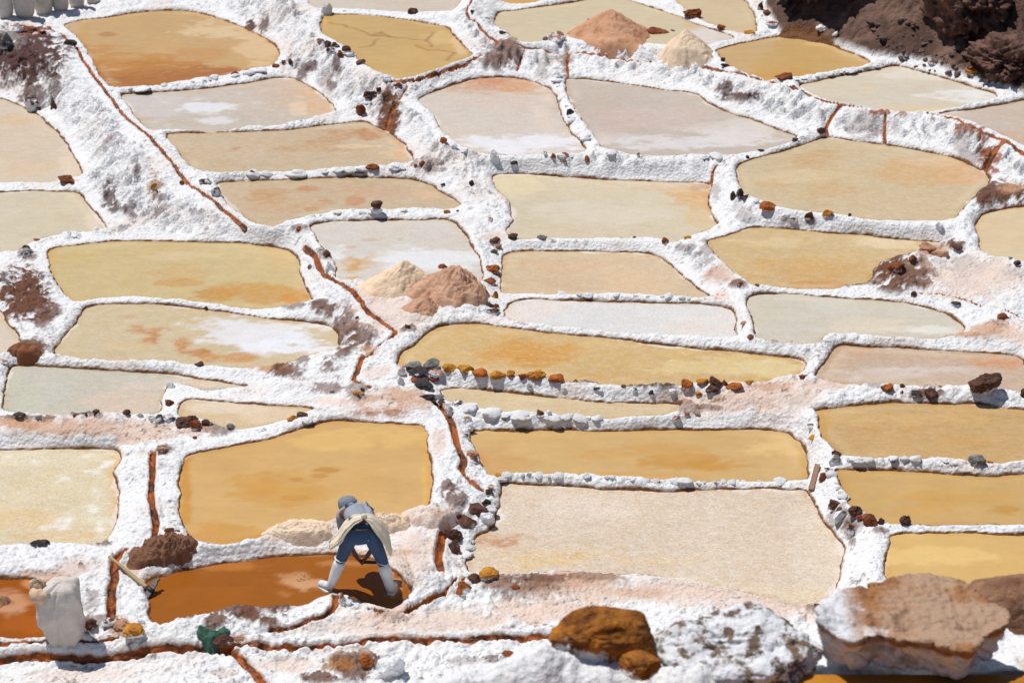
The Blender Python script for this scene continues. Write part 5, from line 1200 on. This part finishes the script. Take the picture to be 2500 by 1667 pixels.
# ------------------------------------------------------------------ hoe, plank, held tool, green cloth
def plain(name, c, rough=.6, metal=0.0, b1=40, st=.3):
    m, nt, b = new_mat(name)
    tc = nd(nt, 'ShaderNodeTexCoord'); rgb = nd(nt, 'ShaderNodeRGB'); rgb.outputs[0].default_value = (*lin(c), 1)
    nt.links.new(vary(nt, rgb.outputs[0], tc.outputs['Object'], b1, .8, 1.1), b.inputs['Base Color'])
    b.inputs['Roughness'].default_value = rough; b.inputs['Metallic'].default_value = metal
    bump_chain(nt, b, tc.outputs['Object'], [('n', b1, st, .005)])
    return m
M_WOOD = plain('worn_wood', (176, 148, 104)); M_IRON = plain('dark_iron', (58, 54, 52), .5, .5); M_PLANK = plain('grey_plank', (150, 110, 80))
def tube(name, P_, R_, mat, parent=None, n=12):
    bm = bmesh.new(); rings = []
    for i, q in enumerate(P_):
        q = Vector(q); d = (Vector(P_[min(i + 1, len(P_) - 1)]) - Vector(P_[max(i - 1, 0)])).normalized()
        a = d.orthogonal().normalized(); b = d.cross(a)
        rings.append([bm.verts.new(q + (a * math.cos(2 * math.pi * k / n) + b * math.sin(2 * math.pi * k / n)) * R_[i]) for k in range(n)])
    for A, B in zip(rings, rings[1:]):
        for k in range(n): bm.faces.new((A[k], A[(k + 1) % n], B[(k + 1) % n], B[k]))
    bm.faces.new(rings[0][::-1]); bm.faces.new(rings[-1])
    me = bpy.data.meshes.new(name); bm.to_mesh(me); bm.free(); me.polygons.foreach_set('use_smooth', np.ones(len(me.polygons), bool)); me.update()
    return link(name, me, mat, parent)
def wbox(name, a, b, w, t, mat, parent=None, up=Vector((0, 0, 1))):
    d = (b - a); L = d.length; d.normalize(); x = d.cross(up).normalized(); u = x.cross(d)
    bm = bmesh.new(); bmesh.ops.create_cube(bm, size=1)
    for v in bm.verts: v.co = (a + b) / 2 + d * v.co.x * L + x * v.co.y * w + u * v.co.z * t
    bmesh.ops.bevel(bm, geom=list(bm.edges), offset=t * .15, segments=2, affect='EDGES')
    me = bpy.data.meshes.new(name); bm.to_mesh(me); bm.free(); return link(name, me, mat, parent)
a = hit(*px('m', 842, 668)); b = hit(*px('m', 1155, 925)); a.z += .07; b.z = max(b.z, P['p12']['z']) + .06; b = a + (b - a); a.z = max(a.z, max(heights(*(a + (b - a) * t_)[:2]) + .04 - (b.z - a.z) * t_ for t_ in np.linspace(0, .85, 12)))
hoe = tag(empty('hoe', a), 'wooden handled hoe lying across the ditch with its iron head in the brown pond', 'hoe')
n_p = 7
tube('handle', [(b - a) * (i / n_p) + Vector((0, 0, .006 * math.sin(i))) for i in range(n_p + 1)], [.019 + .001 * i for i in range(n_p + 1)], M_WOOD, hoe)
h0 = b - a
side = Vector((h0.y, -h0.x, 0)).normalized()
tube('socket', [h0 - h0.normalized() * .05, h0 + h0.normalized() * .05], [.03, .032], M_IRON, hoe)
wbox('blade', h0 + Vector((.05, .07, .05)), h0 + Vector((-.04, -.10, -.05)), .075, .014, M_IRON, hoe)
wbox('pick', h0 + Vector((.03, .04, .03)), h0 + Vector((.085, .12, .07)), .03, .02, M_IRON, hoe)
a = hit(*px('l', 612, 1085)) + Vector((0, 0, .06)); b = hit(*px('l', 562, 1265)) + Vector((0, 0, .03))
o = wbox('plank', a, b, .055, .03, M_PLANK); tag(o, 'short grey brown wooden plank leaning on the wall crossing at the wide crusted pond', 'plank')
a = hit(*px('l', 575, 1225)) + Vector((0, 0, .06)); 
M_GREEN = cloth_mat('green_cloth', (48, 92, 74), 30, .8, .02, (1, 1, 1))
def drape(name, s_, mat, seed, hgt=.08):
    L = pts(s_); W = np.array([list(hit(u, v))[:2] for u, v in L])
    xs = np.linspace(W[:, 0].min(), W[:, 0].max(), 44); ys = np.linspace(W[:, 1].min(), W[:, 1].max(), 44)
    X, Y = np.meshgrid(xs, ys); x, y = X.ravel(), Y.ravel()
    sd = poly_sd(x, y, W)
    z_ = heights(x, y) + hgt * (.45 + .5 * fbm(x, y, 11, 4, seed)) * sst(0, -.05, sd) + .01
    keep = (sd < .0).reshape(X.shape); kq = (keep[:-1, :-1] & keep[1:, :-1] & keep[:-1, 1:] & keep[1:, 1:]).ravel()
    me = grid_mesh(name, x, y, z_, 44, 44, kq)
    bm = bmesh.new(); bm.from_mesh(me); bmesh.ops.delete(bm, geom=[v for v in bm.verts if not v.link_faces], context='VERTS'); bm.to_mesh(me); bm.free()
    o = link(name, me, mat); md = o.modifiers.new('thickness', 'SOLIDIFY'); md.thickness = .006
    return o
o = drape('cloth', "m 1500,1185 1560,1165 1640,1180 1720,1150 1770,1180 1740,1230 1680,1250 1660,1290 1690,1320 1650,1350 1580,1345 1550,1290 1510,1245", M_GREEN, 5, .12)
tag(o, 'crumpled dark green cloth under the maroon speckled stone by the bottom channel', 'cloth')

# ------------------------------------------------------------------ near bank with the big boulders
def at_y(u, v, y):
    dx, dy, dz = ray(u, v); t = y / dy
    return Vector((dx * t, y, HC + dz * t))
POOLZ = 4.62
top_px = [(-600, 2300), (300, 1900), (700, 1740), (850, 1690), (970, 1655), (1100, 1625), (1200, 1610), (1290, 1570), (1330, 1550), (1420, 1600), (1560, 1615), (1640, 1620), (1700, 1620), (1800, 1610), (1900, 1600), (1990, 1560), (2050, 1560), (2200, 1600), (2350, 1600), (2500, 1560), (2700, 1480), (3300, 1440)]
foot_px = [(-600, 2500), (300, 2150), (900, 1850), (1300, 1760), (1700, 1770), (1850, 1690), (1910, 1668), (2000, 1642), (2150, 1638), (2300, 1655), (2400, 1628), (2500, 1605), (2700, 1590), (3300, 1560)]
fx, fy = unproj([q[0] for q in foot_px], [q[1] for q in foot_px], POOLZ)
def foot_y(x_): return np.interp(x_, fx, fy)
CRD = .42
tw = []
for u, v in top_px:
    yy = float(np.interp(u, [q[0] for q in foot_px], fy)) + CRD
    tw.append(at_y(u, v, yy))
nx_, ny_ = 420, 210
xs = np.linspace(-4.4, 4.8, nx_); ys = np.linspace(4.6, 15.8, ny_)
X, Y = np.meshgrid(xs, ys); x, y = X.ravel(), Y.ravel()
ztop = np.interp(x, [q.x for q in tw], [q.z for q in tw])
n1 = fbm(x, y, 1.5, 4, 201); ww = .10 * fbm(x, y, 3, 3, 203)
d = y + ww - foot_y(x) - CRD
zn = np.where(d < 0, POOLZ - .08 + (ztop - POOLZ + .08) * sst(-CRD - .07, -.05, d), ztop - np.clip(d - .15, 0, None) * 1.05 - .25 * np.clip(d, 0, .15) / .15)
zn = np.maximum(zn, -1.2)
am = sst(-.5, -.3, d)
zn = zn + am * (.05 * n1 + .05 * lumps(x, y, 4.5, 204) + .045 * lumps(x, y, 10, 205) + .02 * lumps(x, y, 24, 206) - .08)
cn = np.tile(SALT, (len(x), 1))
e1 = sst(.1, .5, fbm(x, y, 3.2, 5, 207)) * .8 * sst(-.05, -.3, d); cn = cn * (1 - e1[:, None]) + lin((176, 140, 100)) * e1[:, None]
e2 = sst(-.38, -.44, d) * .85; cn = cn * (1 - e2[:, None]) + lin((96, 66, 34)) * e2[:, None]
me = grid_mesh('ground', x, y, zn, ny_, nx_); set_colors(me, cn)
o = link('ground', me, M_GROUND); o['kind'] = 'structure'; o['label'] = 'near bank of lumpy white salt that carries the big foreground boulders'
xs = np.linspace(-4.2, 4.6, 90); ys = np.linspace(4.8, 9.6, 80); X, Y = np.meshgrid(xs, ys); x, y = X.ravel(), Y.ravel()
cc = lin((196, 134, 50)) + (lin((150, 96, 34)) - lin((196, 134, 50))) * sst(-.3, .4, fbm(x, y, 1.5, 4, 211))[:, None]
fk = (Y < foot_y(X) + .15); kq = (fk[:-1, :-1] & fk[1:, :-1] & fk[:-1, 1:] & fk[1:, 1:]).ravel()
me = grid_mesh('salt_pond', x, y, np.full(len(x), POOLZ), 80, 90, kq); set_colors(me, cc)
o = link('salt_pond', me, pm(0)); o['kind'] = 'structure'; o['label'] = 'dark golden pond in front of the foreground boulders at the bottom edge'

def boulder(name, label, box, y, dpt, mats, seed, cuts=10, sharp=.8, rot=0, tilt=(0, 0), rnd=.1, sub=6, fine=.035):
    (u0, v0, u1, v1) = box
    y = float(np.interp((u0 + u1) / 2, [q[0] for q in foot_px], fy)) + CRD + (y - 9.6)
    c = at_y((u0 + u1) / 2, (v0 + v1) / 2, y); s = scale_at(c); W = (u1 - u0) / s
    th = math.atan2(HC - c.z, c.y); H = ((v1 - v0) / s - dpt * math.sin(th) * .7) / math.cos(th)
    o = link(name, rock_mesh(name, (W, dpt, H), seed, sub, cuts, rnd, sharp, fine), mats)
    o.location = c; o.rotation_euler = (tilt[0], tilt[1], rot)
    tag(o, label, 'boulder', 'big boulders on the near bank')
    return o
M_B1 = mix_rock_mat('orange_boulder', (190, 118, 34), (88, 46, 18), .40, 1.6, .55, .5)
M_B2 = mix_rock_mat('crusted_boulder', (142, 118, 96), (84, 70, 60), .54, 1.7, 1.1, .02)
M_B3 = mix_rock_mat('slab_boulder', (196, 152, 118), (158, 104, 58), .44, 1.2, .8, 1.5)
M_B4 = mix_rock_mat('brown_boulder', (160, 120, 92), (116, 78, 54), .2, 1.3, .8, .3)
boulder('boulder', 'large rusty orange boulder on the near white bank', (1330, 1462, 1608, 1665), 9.7, .42, M_B1, 311, 11, .84, .3, (.0, .15))
boulder('boulder', 'small orange tipped stone at the right foot of the rusty orange boulder', (1510, 1580, 1615, 1665), 9.3, .22, M_B1, 317, 9, .85)
boulder('boulder', 'round salt caked boulder between the orange boulder and the flat slab', (1560, 1455, 2010, 1730), 9.7, .74, M_B2, 322, 8, .9, 0, (0, 0), .16, 6, .07)
def slab(label, outline, ztop, thick, seed):
    L = pts(outline); X_, Y_ = unproj(L[:, 0], L[:, 1], ztop)
    q = np.stack([X_, Y_], 1)
    c0 = q.mean(0); n_ = len(q)
    V_ = [(a_, b_, ztop) for a_, b_ in q] + [(c0[0] + (a_ - c0[0]) * .90, c0[1] + .06 + (b_ - c0[1]) * .80, ztop - thick) for a_, b_ in q]
    F_ = [list(range(n_)), list(range(2 * n_ - 1, n_ - 1, -1))] + [[i, n_ + i, n_ + (i + 1) % n_, (i + 1) % n_] for i in range(n_)]
    me_ = bpy.data.meshes.new('tmp'); me_.from_pydata(V_, [], F_)
    bm = bmesh.new(); bm.from_mesh(me_); bmesh.ops.recalc_face_normals(bm, faces=bm.faces); bmesh.ops.triangulate(bm, faces=bm.faces); bm.to_mesh(me_); bm.free()
    ob = bpy.data.objects.new('tmp', me_); COL.objects.link(ob)
    rm = ob.modifiers.new('r', 'REMESH'); rm.mode = 'VOXEL'; rm.voxel_size = .011
    sm_ = ob.modifiers.new('s', 'SMOOTH'); sm_.iterations = 4
    bpy.context.view_layer.update(); dg = bpy.context.evaluated_depsgraph_get()
    m2 = bpy.data.meshes.new_from_object(ob.evaluated_get(dg)); bpy.data.objects.remove(ob, do_unlink=True)
    m2.name = 'boulder'
    co = np.empty(len(m2.vertices) * 3); m2.vertices.foreach_get('co', co); co = co.reshape(-1, 3)
    no = np.empty(len(m2.vertices) * 3); m2.vertices.foreach_get('normal', no); no = no.reshape(-1, 3)
    t3 = lambda f, sd_, oc=4: (fbm(co[:, 0], co[:, 1], f, oc, sd_, .6) + fbm(co[:, 1], co[:, 2], f, oc, sd_ + 1, .6) + fbm(co[:, 2], co[:, 0], f, oc, sd_ + 2, .6)) * .6
    side = sst(.75, .35, no[:, 2])
    co2 = co + no * (.035 * t3(3, seed) + .018 * t3(11, seed + 5) + side * .04 * lumps(co[:, 0] + co[:, 2], co[:, 2] * 1.3 + co[:, 1], 14, 3))[:, None]
    m2.vertices.foreach_set('co', co2.ravel()); m2.polygons.foreach_set('use_smooth', np.ones(len(m2.polygons), bool)); m2.update()
    n_a = t3(5, seed + 9, 5); n_b = t3(12, seed + 19, 4)
    c = lin((186, 152, 124)) + (lin((166, 112, 66)) - lin((186, 152, 124))) * sst(-.1, .45, n_a)[:, None]
    dk = sst(.12, .4, n_b) * .65; c = c * (1 - dk[:, None]) + lin((112, 76, 56)) * dk[:, None]
    wh = sst(.30, .45, t3(4.5, seed + 29, 5)) * .8; c = c * (1 - wh[:, None]) + lin((236, 230, 226)) * wh[:, None]
    below = (ztop - co[:, 2]) / thick
    sa = np.clip(sst(.12, .35, below + .25 * n_a) + sst(-.08, .08, (q[:, 0].min() + .17 - co[:, 0]) + .1 * n_a), 0, 1) * .95
    sc_ = lin((240, 240, 242)) * (1 - .5 * sst(.0, .5, n_b + .3 * n_a))[:, None]
    c = c * (1 - sa[:, None]) + sc_ * sa[:, None]
    rim_ = sst(.03, .10, below) * sst(.26, .14, below) * side * .8; c = c * (1 - rim_[:, None]) + lin((160, 102, 48)) * rim_[:, None]
    set_colors(m2, c)
    o = link('boulder', m2, M_GROUND); tag(o, label, 'boulder', 'big boulders on the near bank'); return o
slab('largest flat topped pinkish brown slab with a white salted underside', "p 640,1010 700,940 830,870 1000,815 1250,765 1450,750 1650,775 1750,835 1900,915 2085,1045 2040,1115 1900,1180 1780,1310 1640,1280 1500,1225 1300,1235 1150,1195 1000,1195 880,1225 760,1180 660,1100", POOLZ + .33, .28, 61)
boulder('boulder', 'brown rough rock behind the flat slab, cut by the right edge', (2348, 1362, 2680, 1560), 10.1, .6, M_B4, 341, 10, .85, .2)

# ------------------------------------------------------------------ dark cliff and boulders in the far right corner
M_CLIFF = mix_rock_mat('dark_cliff', (138, 100, 84), (54, 34, 26), -.4, 2.4, .5, 0)
M_SCREE = mix_rock_mat('scree_rock', (156, 136, 126), (84, 64, 58), -.4, 1.2, .4, 0)
def crag(label, box, ydep, dpt, seed, sub=6, mat=None, tall=0):
    U0, V0 = px('d', box[0], box[1]); U1, V1 = px('d', box[2], box[3])
    c = hit((U0 + U1) / 2, V1) if tall == 0 else hit((U0 + U1) / 2, V1)
    s = scale_at(c); W = (U1 - U0) / s; H = (V1 - V0) / s + tall
    o = link('crag', rock_mesh('crag', (W, dpt, H), seed, sub, 16, .26, .82, .14), mat or M_CLIFF)
    o.location = (c.x, c.y + dpt * .35 + ydep, c.z + H * .42)
    tag(o, label, 'rock')
    return o
crag('huge shadowed maroon cliff block above the cream pond, added to shade the far corner', (160, -500, 1180, 235), .7, 2.8, 401, tall=2.0)  # added block, its top raised out of view to cast shadow on the gully
crag('large lit crag of rough maroon rock right of the scree', (1480, -120, 2240, 470), .9, 2.4, 403)
crag('jagged dark rock at the right edge below the large lit crag', (1820, 330, 2500, 760), .5, 1.8, 405)
crag('dark overhanging rock in the top right corner', (2020, -260, 2600, 130), .8, 2.2, 409)
crag('low dark rock at the head of the scree', (1080, -200, 1560, 110), 1.3, 1.6, 411)
rg = random.Random(5)
SC = [rock_mesh('scree_stone', (1, .8, .6), 950 + i, 2, 9) for i in range(5)]
for m_ in SC: m_.materials.append(M_SCREE)
for i in range(150):
    u = rg.uniform(1000, 1800); v = rg.uniform(150, 600)
    if v > 150 + (u - 900) * .62 + 90: continue
    p = hit(*px('d', u, v)); w = rg.choice([.05, .06, .08, .1, .16]) * rg.uniform(.7, 1.3)
    o = bpy.data.objects.new('scree_stone', rg.choice(SC)); COL.objects.link(o); o.location = p + Vector((0, 0, w * .1)); o.scale = (w, w, w * .8)
    o.rotation_euler = (rg.uniform(-.5, .5), rg.uniform(-.5, .5), rg.uniform(0, 6))
    tag(o, 'small grey brown stone lying on the dark scree slope in the far corner', 'stone', 'small stones on the scree slope')

# ------------------------------------------------------------------ the worker, bent double in the brown pond
def skin_mesh(name, V, E, Rr, mat, parent, sub=2, root=0):
    me = bpy.data.meshes.new(name); me.from_pydata([tuple(v) for v in V], E, [])
    ob = bpy.data.objects.new(name, me); COL.objects.link(ob)
    sk_ = ob.modifiers.new('s', 'SKIN'); sk_.use_smooth_shade = True
    for i, v in enumerate(me.skin_vertices[0].data):
        r = Rr[i]; v.radius = (r, r) if not isinstance(r, tuple) else r
        v.use_root = (i == root)
    sb = ob.modifiers.new('d', 'SUBSURF'); sb.levels = sb.render_levels = sub
    bpy.context.view_layer.update()
    dg = bpy.context.evaluated_depsgraph_get()
    m2 = bpy.data.meshes.new_from_object(ob.evaluated_get(dg))
    bpy.data.objects.remove(ob, do_unlink=True)
    m2.name = name; m2.polygons.foreach_set('use_smooth', np.ones(len(m2.polygons), bool))
    return link(name, m2, mat, parent)
M_SKIN = plain('skin', (112, 72, 52), .55, 0, 20, .1)
M_SHIRT = cloth_mat('grey_shirt', (158, 162, 174), 22, .7, .02, (1, 1, 1))
M_JEANS = cloth_mat('blue_jeans', (50, 78, 112), 24, .7, .02, (1, 1, 1))
M_BOOT = plain('white_rubber', (226, 228, 228), .35, 0, 12, .15)
M_SOLE = plain('boot_sole', (206, 206, 200), .5, 0, 12, .2)
M_APRON = cloth_mat('cream_cloth', (232, 218, 192), 22, .7, .02, (1, 1, 1))
M_CAP = cloth_mat('grey_cap', (128, 136, 146), 30, .6, .015, (1, 1, 1))
M_BELT = plain('dark_belt', (48, 40, 38), .6)
wz = P['p12']['z']
fL = Vector((*[float(a) for a in unproj(*px('n', 655, 855), wz)], wz)); fR = Vector((*[float(a) for a in unproj(*px('n', 1115, 880), wz)], wz))
org = (fL + fR) / 2; org.z = wz - .02
half = (fR - fL).length / 2
per = tag(empty('person', org), 'person bending double in grey shirt, blue jeans and white rubber boots, cream cloth at waist', 'person')
lx_, rx_ = fL.x - org.x, fR.x - org.x; ly_, ry_ = fL.y - org.y, fR.y - org.y
S = 1.0
def mixv(a, b, t): return tuple(a[i] + (b[i] - a[i]) * t for i in range(3))
pel = (.03, -.05, .80); bel = (.02, .08, .865); che = (-.06, .27, .89); nec = (-.11, .40, .86); 
hipL, hipR = (-.09, -.03, .77), (.14, -.03, .77)
kneL, kneR = (lx_ * .60, ly_ + .05, .44), (rx_ * .68 + .01, ry_ + .05, .44)
ankL, ankR = (lx_, ly_ - .01, .10), (rx_ - .01, ry_ - .01, .10)
shL, shR = (-.23, .34, .83), (.06, .37, .85)
elL, elR = (-.20, .36, .52), (.22, .34, .55)
haL, haR = (-.06, .33, .26), (.04, .33, .27)
V = [pel, bel, che, nec, (-.14, .47, .83), (-.16, .54, .80), hipL, mixv(hipL, kneL, .5), kneL, mixv(kneL, ankL, .45), ankL, (ankL[0] - .05, ankL[1] + .09, .05),
     hipR, mixv(hipR, kneR, .5), kneR, mixv(kneR, ankR, .45), ankR, (ankR[0] + .03, ankR[1] + .10, .05),
     shL, elL, mixv(elL, haL, .85), haL, shR, elR, mixv(elR, haR, .85), haR]
E = [(0, 1), (1, 2), (2, 3), (3, 4), (4, 5), (0, 6), (6, 7), (7, 8), (8, 9), (9, 10), (10, 11), (0, 12), (12, 13), (13, 14), (14, 15), (15, 16), (16, 17),
     (2, 18), (18, 19), (19, 20), (20, 21), (2, 22), (22, 23), (23, 24), (24, 25)]
RR = [.12, .115, .12, .055, .085, .08, .085, .07, .055, .052, .04, .035, .085, .07, .055, .052, .04, .035, .055, .04, .028, .034, .055, .04, .028, .034]
def fingers(hi, d, side):
    base = V[hi]
    for k in range(4):
        a = len(V); o_ = (k - 1.5) * .017
        b0 = (base[0] + d * .02, base[1] + o_, base[2] - .03)
        L_ = (.030, .036, .034, .026)[k]
        V.append(b0); V.append((b0[0] + d * L_, b0[1] + o_ * .3, b0[2] - .022)); V.append((b0[0] + d * (L_ + .012), b0[1] + o_ * .3, b0[2] - .045))
        E.extend([(hi, a), (a, a + 1), (a + 1, a + 2)]); RR.extend([.011, .010, .008])
    a = len(V); V.append((base[0] + d * .01, base[1] + side * .035, base[2] - .005)); V.append((base[0] + d * .04, base[1] + side * .045, base[2] - .02))
    E.extend([(hi, a), (a, a + 1)]); RR.extend([.012, .010])
fingers(21, 1, -1); fingers(25, -1, -1)
skin_mesh('body', V, E, RR, M_SKIN, per, 2)
# shirt over back, shoulders and sleeves
Vs = [(.02, .06, .875), (0, .16, .90), che, (-.10, .38, .87), (-.12, .36, .865), shL, mixv(shL, elL, .5), elL, mixv(elL, haL, .45), (.05, .37, .87), shR, mixv(shR, elR, .5), elR, mixv(elR, haR, .45)]
Es = [(0, 1), (1, 2), (2, 3), (2, 4), (4, 5), (5, 6), (6, 7), (7, 8), (2, 9), (9, 10), (10, 11), (11, 12), (12, 13)]
skin_mesh('shirt', Vs, Es, [(.14, .115), (.15, .12), (.165, .125), .08, .09, .078, .064, .058, .05, .09, .078, .064, .056, .048], M_SHIRT, per, 2, 1)
# jeans
Vj = [(.025, .02, .83), pel, hipL, mixv(hipL, kneL, .5), kneL, mixv(kneL, ankL, .28), hipR, mixv(hipR, kneR, .5), kneR, mixv(kneR, ankR, .28)]
Ej = [(0, 1), (1, 2), (2, 3), (3, 4), (4, 5), (1, 6), (6, 7), (7, 8), (8, 9)]
jn = skin_mesh('jeans', Vj, Ej, [(.145, .115), (.155, .125), .112, .090, .074, .068, .112, .090, .074, .068], M_JEANS, per, 2, 1)
skin_mesh('belt', [(-.13, -.0, .845), (-.10, -.075, .875), (.03, -.11, .885), (.15, -.075, .875), (.18, .0, .845)], [(0, 1), (1, 2), (2, 3), (3, 4)], [.016] * 5, M_BELT, per, 1)
skin_mesh('back_pocket', [(.115, -.165, .80), (.13, -.16, .755)], [(0, 1)], [(.035, .012), (.035, .012)], M_JEANS, jn, 1)
for kn, an, sg in ((kneL, ankL, -1), (kneR, ankR, 1)):
    dxy = (-.10, .07) if sg < 0 else (.03, .10)
    top = mixv(an, kn, .88)
    bt = skin_mesh('boot', [top, mixv(an, kn, .55), mixv(an, kn, .2), (an[0], an[1], .07), (an[0] + dxy[0] * .7, an[1] + dxy[1] * .9, .055), (an[0] + dxy[0] * 1.5, an[1] + dxy[1] * 1.7, .045)],
              [(0, 1), (1, 2), (2, 3), (3, 4), (4, 5)], [.083, .075, .060, .056, .052, .045], M_BOOT, per, 2)
    skin_mesh('rim', [(top[0] - .005, top[1], top[2] - .004), (top[0] + .002, top[1], top[2] + .02)], [(0, 1)], [.092, .090], M_BOOT, bt, 2)
    skin_mesh('sole', [(an[0], an[1] - .04, .02), (an[0] + dxy[0] * 1.5, an[1] + dxy[1] * 1.7, .02)], [(0, 1)], [(.06, .018), (.05, .018)], M_SOLE, bt, 1)
# cream cloth tied round the waist: two flaps that fall to the sides from a knot on the back
def flap(name, rows_, mat, thick=.012):
    nv, nu = 16, 26; g_ = []
    A = np.array(rows_)           # rows of 3-D control points
    for i in range(nv):
        t = i / (nv - 1) * (len(A) - 1); k = min(int(t), len(A) - 2); row = A[k] * (1 - (t - k)) + A[k + 1] * (t - k)
        for j in range(nu):
            q = j / (nu - 1) * (row.shape[0] - 1); m_ = min(int(q), row.shape[0] - 2); pt = row[m_] * (1 - (q - m_)) + row[m_ + 1] * (q - m_)
            fold = .010 * math.sin(i * 1.25 + j * .35) * (j / nu + .25)
            g_.append((pt[0], pt[1] - fold, pt[2] + fold))
    me = bpy.data.meshes.new(name)
    F = [(i * nu + j, i * nu + j + 1, (i + 1) * nu + j + 1, (i + 1) * nu + j) for i in range(nv - 1) for j in range(nu - 1)]
    me.from_pydata(g_, [], F); me.polygons.foreach_set('use_smooth', np.ones(len(F), bool)); me.update()
    o = link(name, me, mat, per); md = o.modifiers.new('t', 'SOLIDIFY'); md.thickness = thick; return o
kn = (.06, -.01, 1.02)
flap('apron', [[(.04, .03, 1.015), (-.06, .05, 1.00), (-.17, .07, .90), (-.24, .06, .78), (-.34, .00, .68)],
               [(.05, -.03, 1.015), (-.05, -.05, .98), (-.15, -.09, .88), (-.23, -.12, .74), (-.33, -.10, .65)],
               [(.055, -.05, 1.00), (-.03, -.08, .95), (-.12, -.12, .86), (-.20, -.14, .74), (-.31, -.12, .645)]], M_APRON)
flap('apron', [[(.08, .03, 1.015), (.16, .05, 1.00), (.25, .07, .92), (.31, .05, .80), (.36, .0, .60)],
               [(.07, -.03, 1.015), (.15, -.05, .98), (.23, -.09, .88), (.30, -.12, .74), (.36, -.10, .57)],
               [(.065, -.05, 1.00), (.13, -.08, .95), (.20, -.12, .87), (.28, -.14, .73), (.35, -.12, .56)]], M_APRON)
skin_mesh('knot', [(.03, -.02, 1.02), (.065, -.03, 1.03), (.10, -.02, 1.02)], [(0, 1), (1, 2)], [.022, .032, .022], M_APRON, per, 2)
cp_ = link('cap', rock_mesh('cap', (.225, .27, .19), 5, 4, 3, .04, 1.1, .05), M_CAP, per); cp_.location = (-.165, .515, .865); cp_.rotation_euler = (-.35, 0, .2)
nb = skin_mesh('neck_flap', [(-.18, .41, .89), (-.13, .40, .895), (-.08, .41, .89)], [(0, 1), (1, 2)], [.032, .04, .03], M_CAP, cp_, 2); nb.parent = per
tool = wbox('scraper', org + Vector((haL[0] + .03, haL[1], haL[2] - .05)), org + Vector((haR[0] + .12, haR[1] - .03, haR[2] - .05)), .05, .012, M_IRON)
tag(tool, 'small dark flat scraper held in both hands of the bending person', 'scraper')
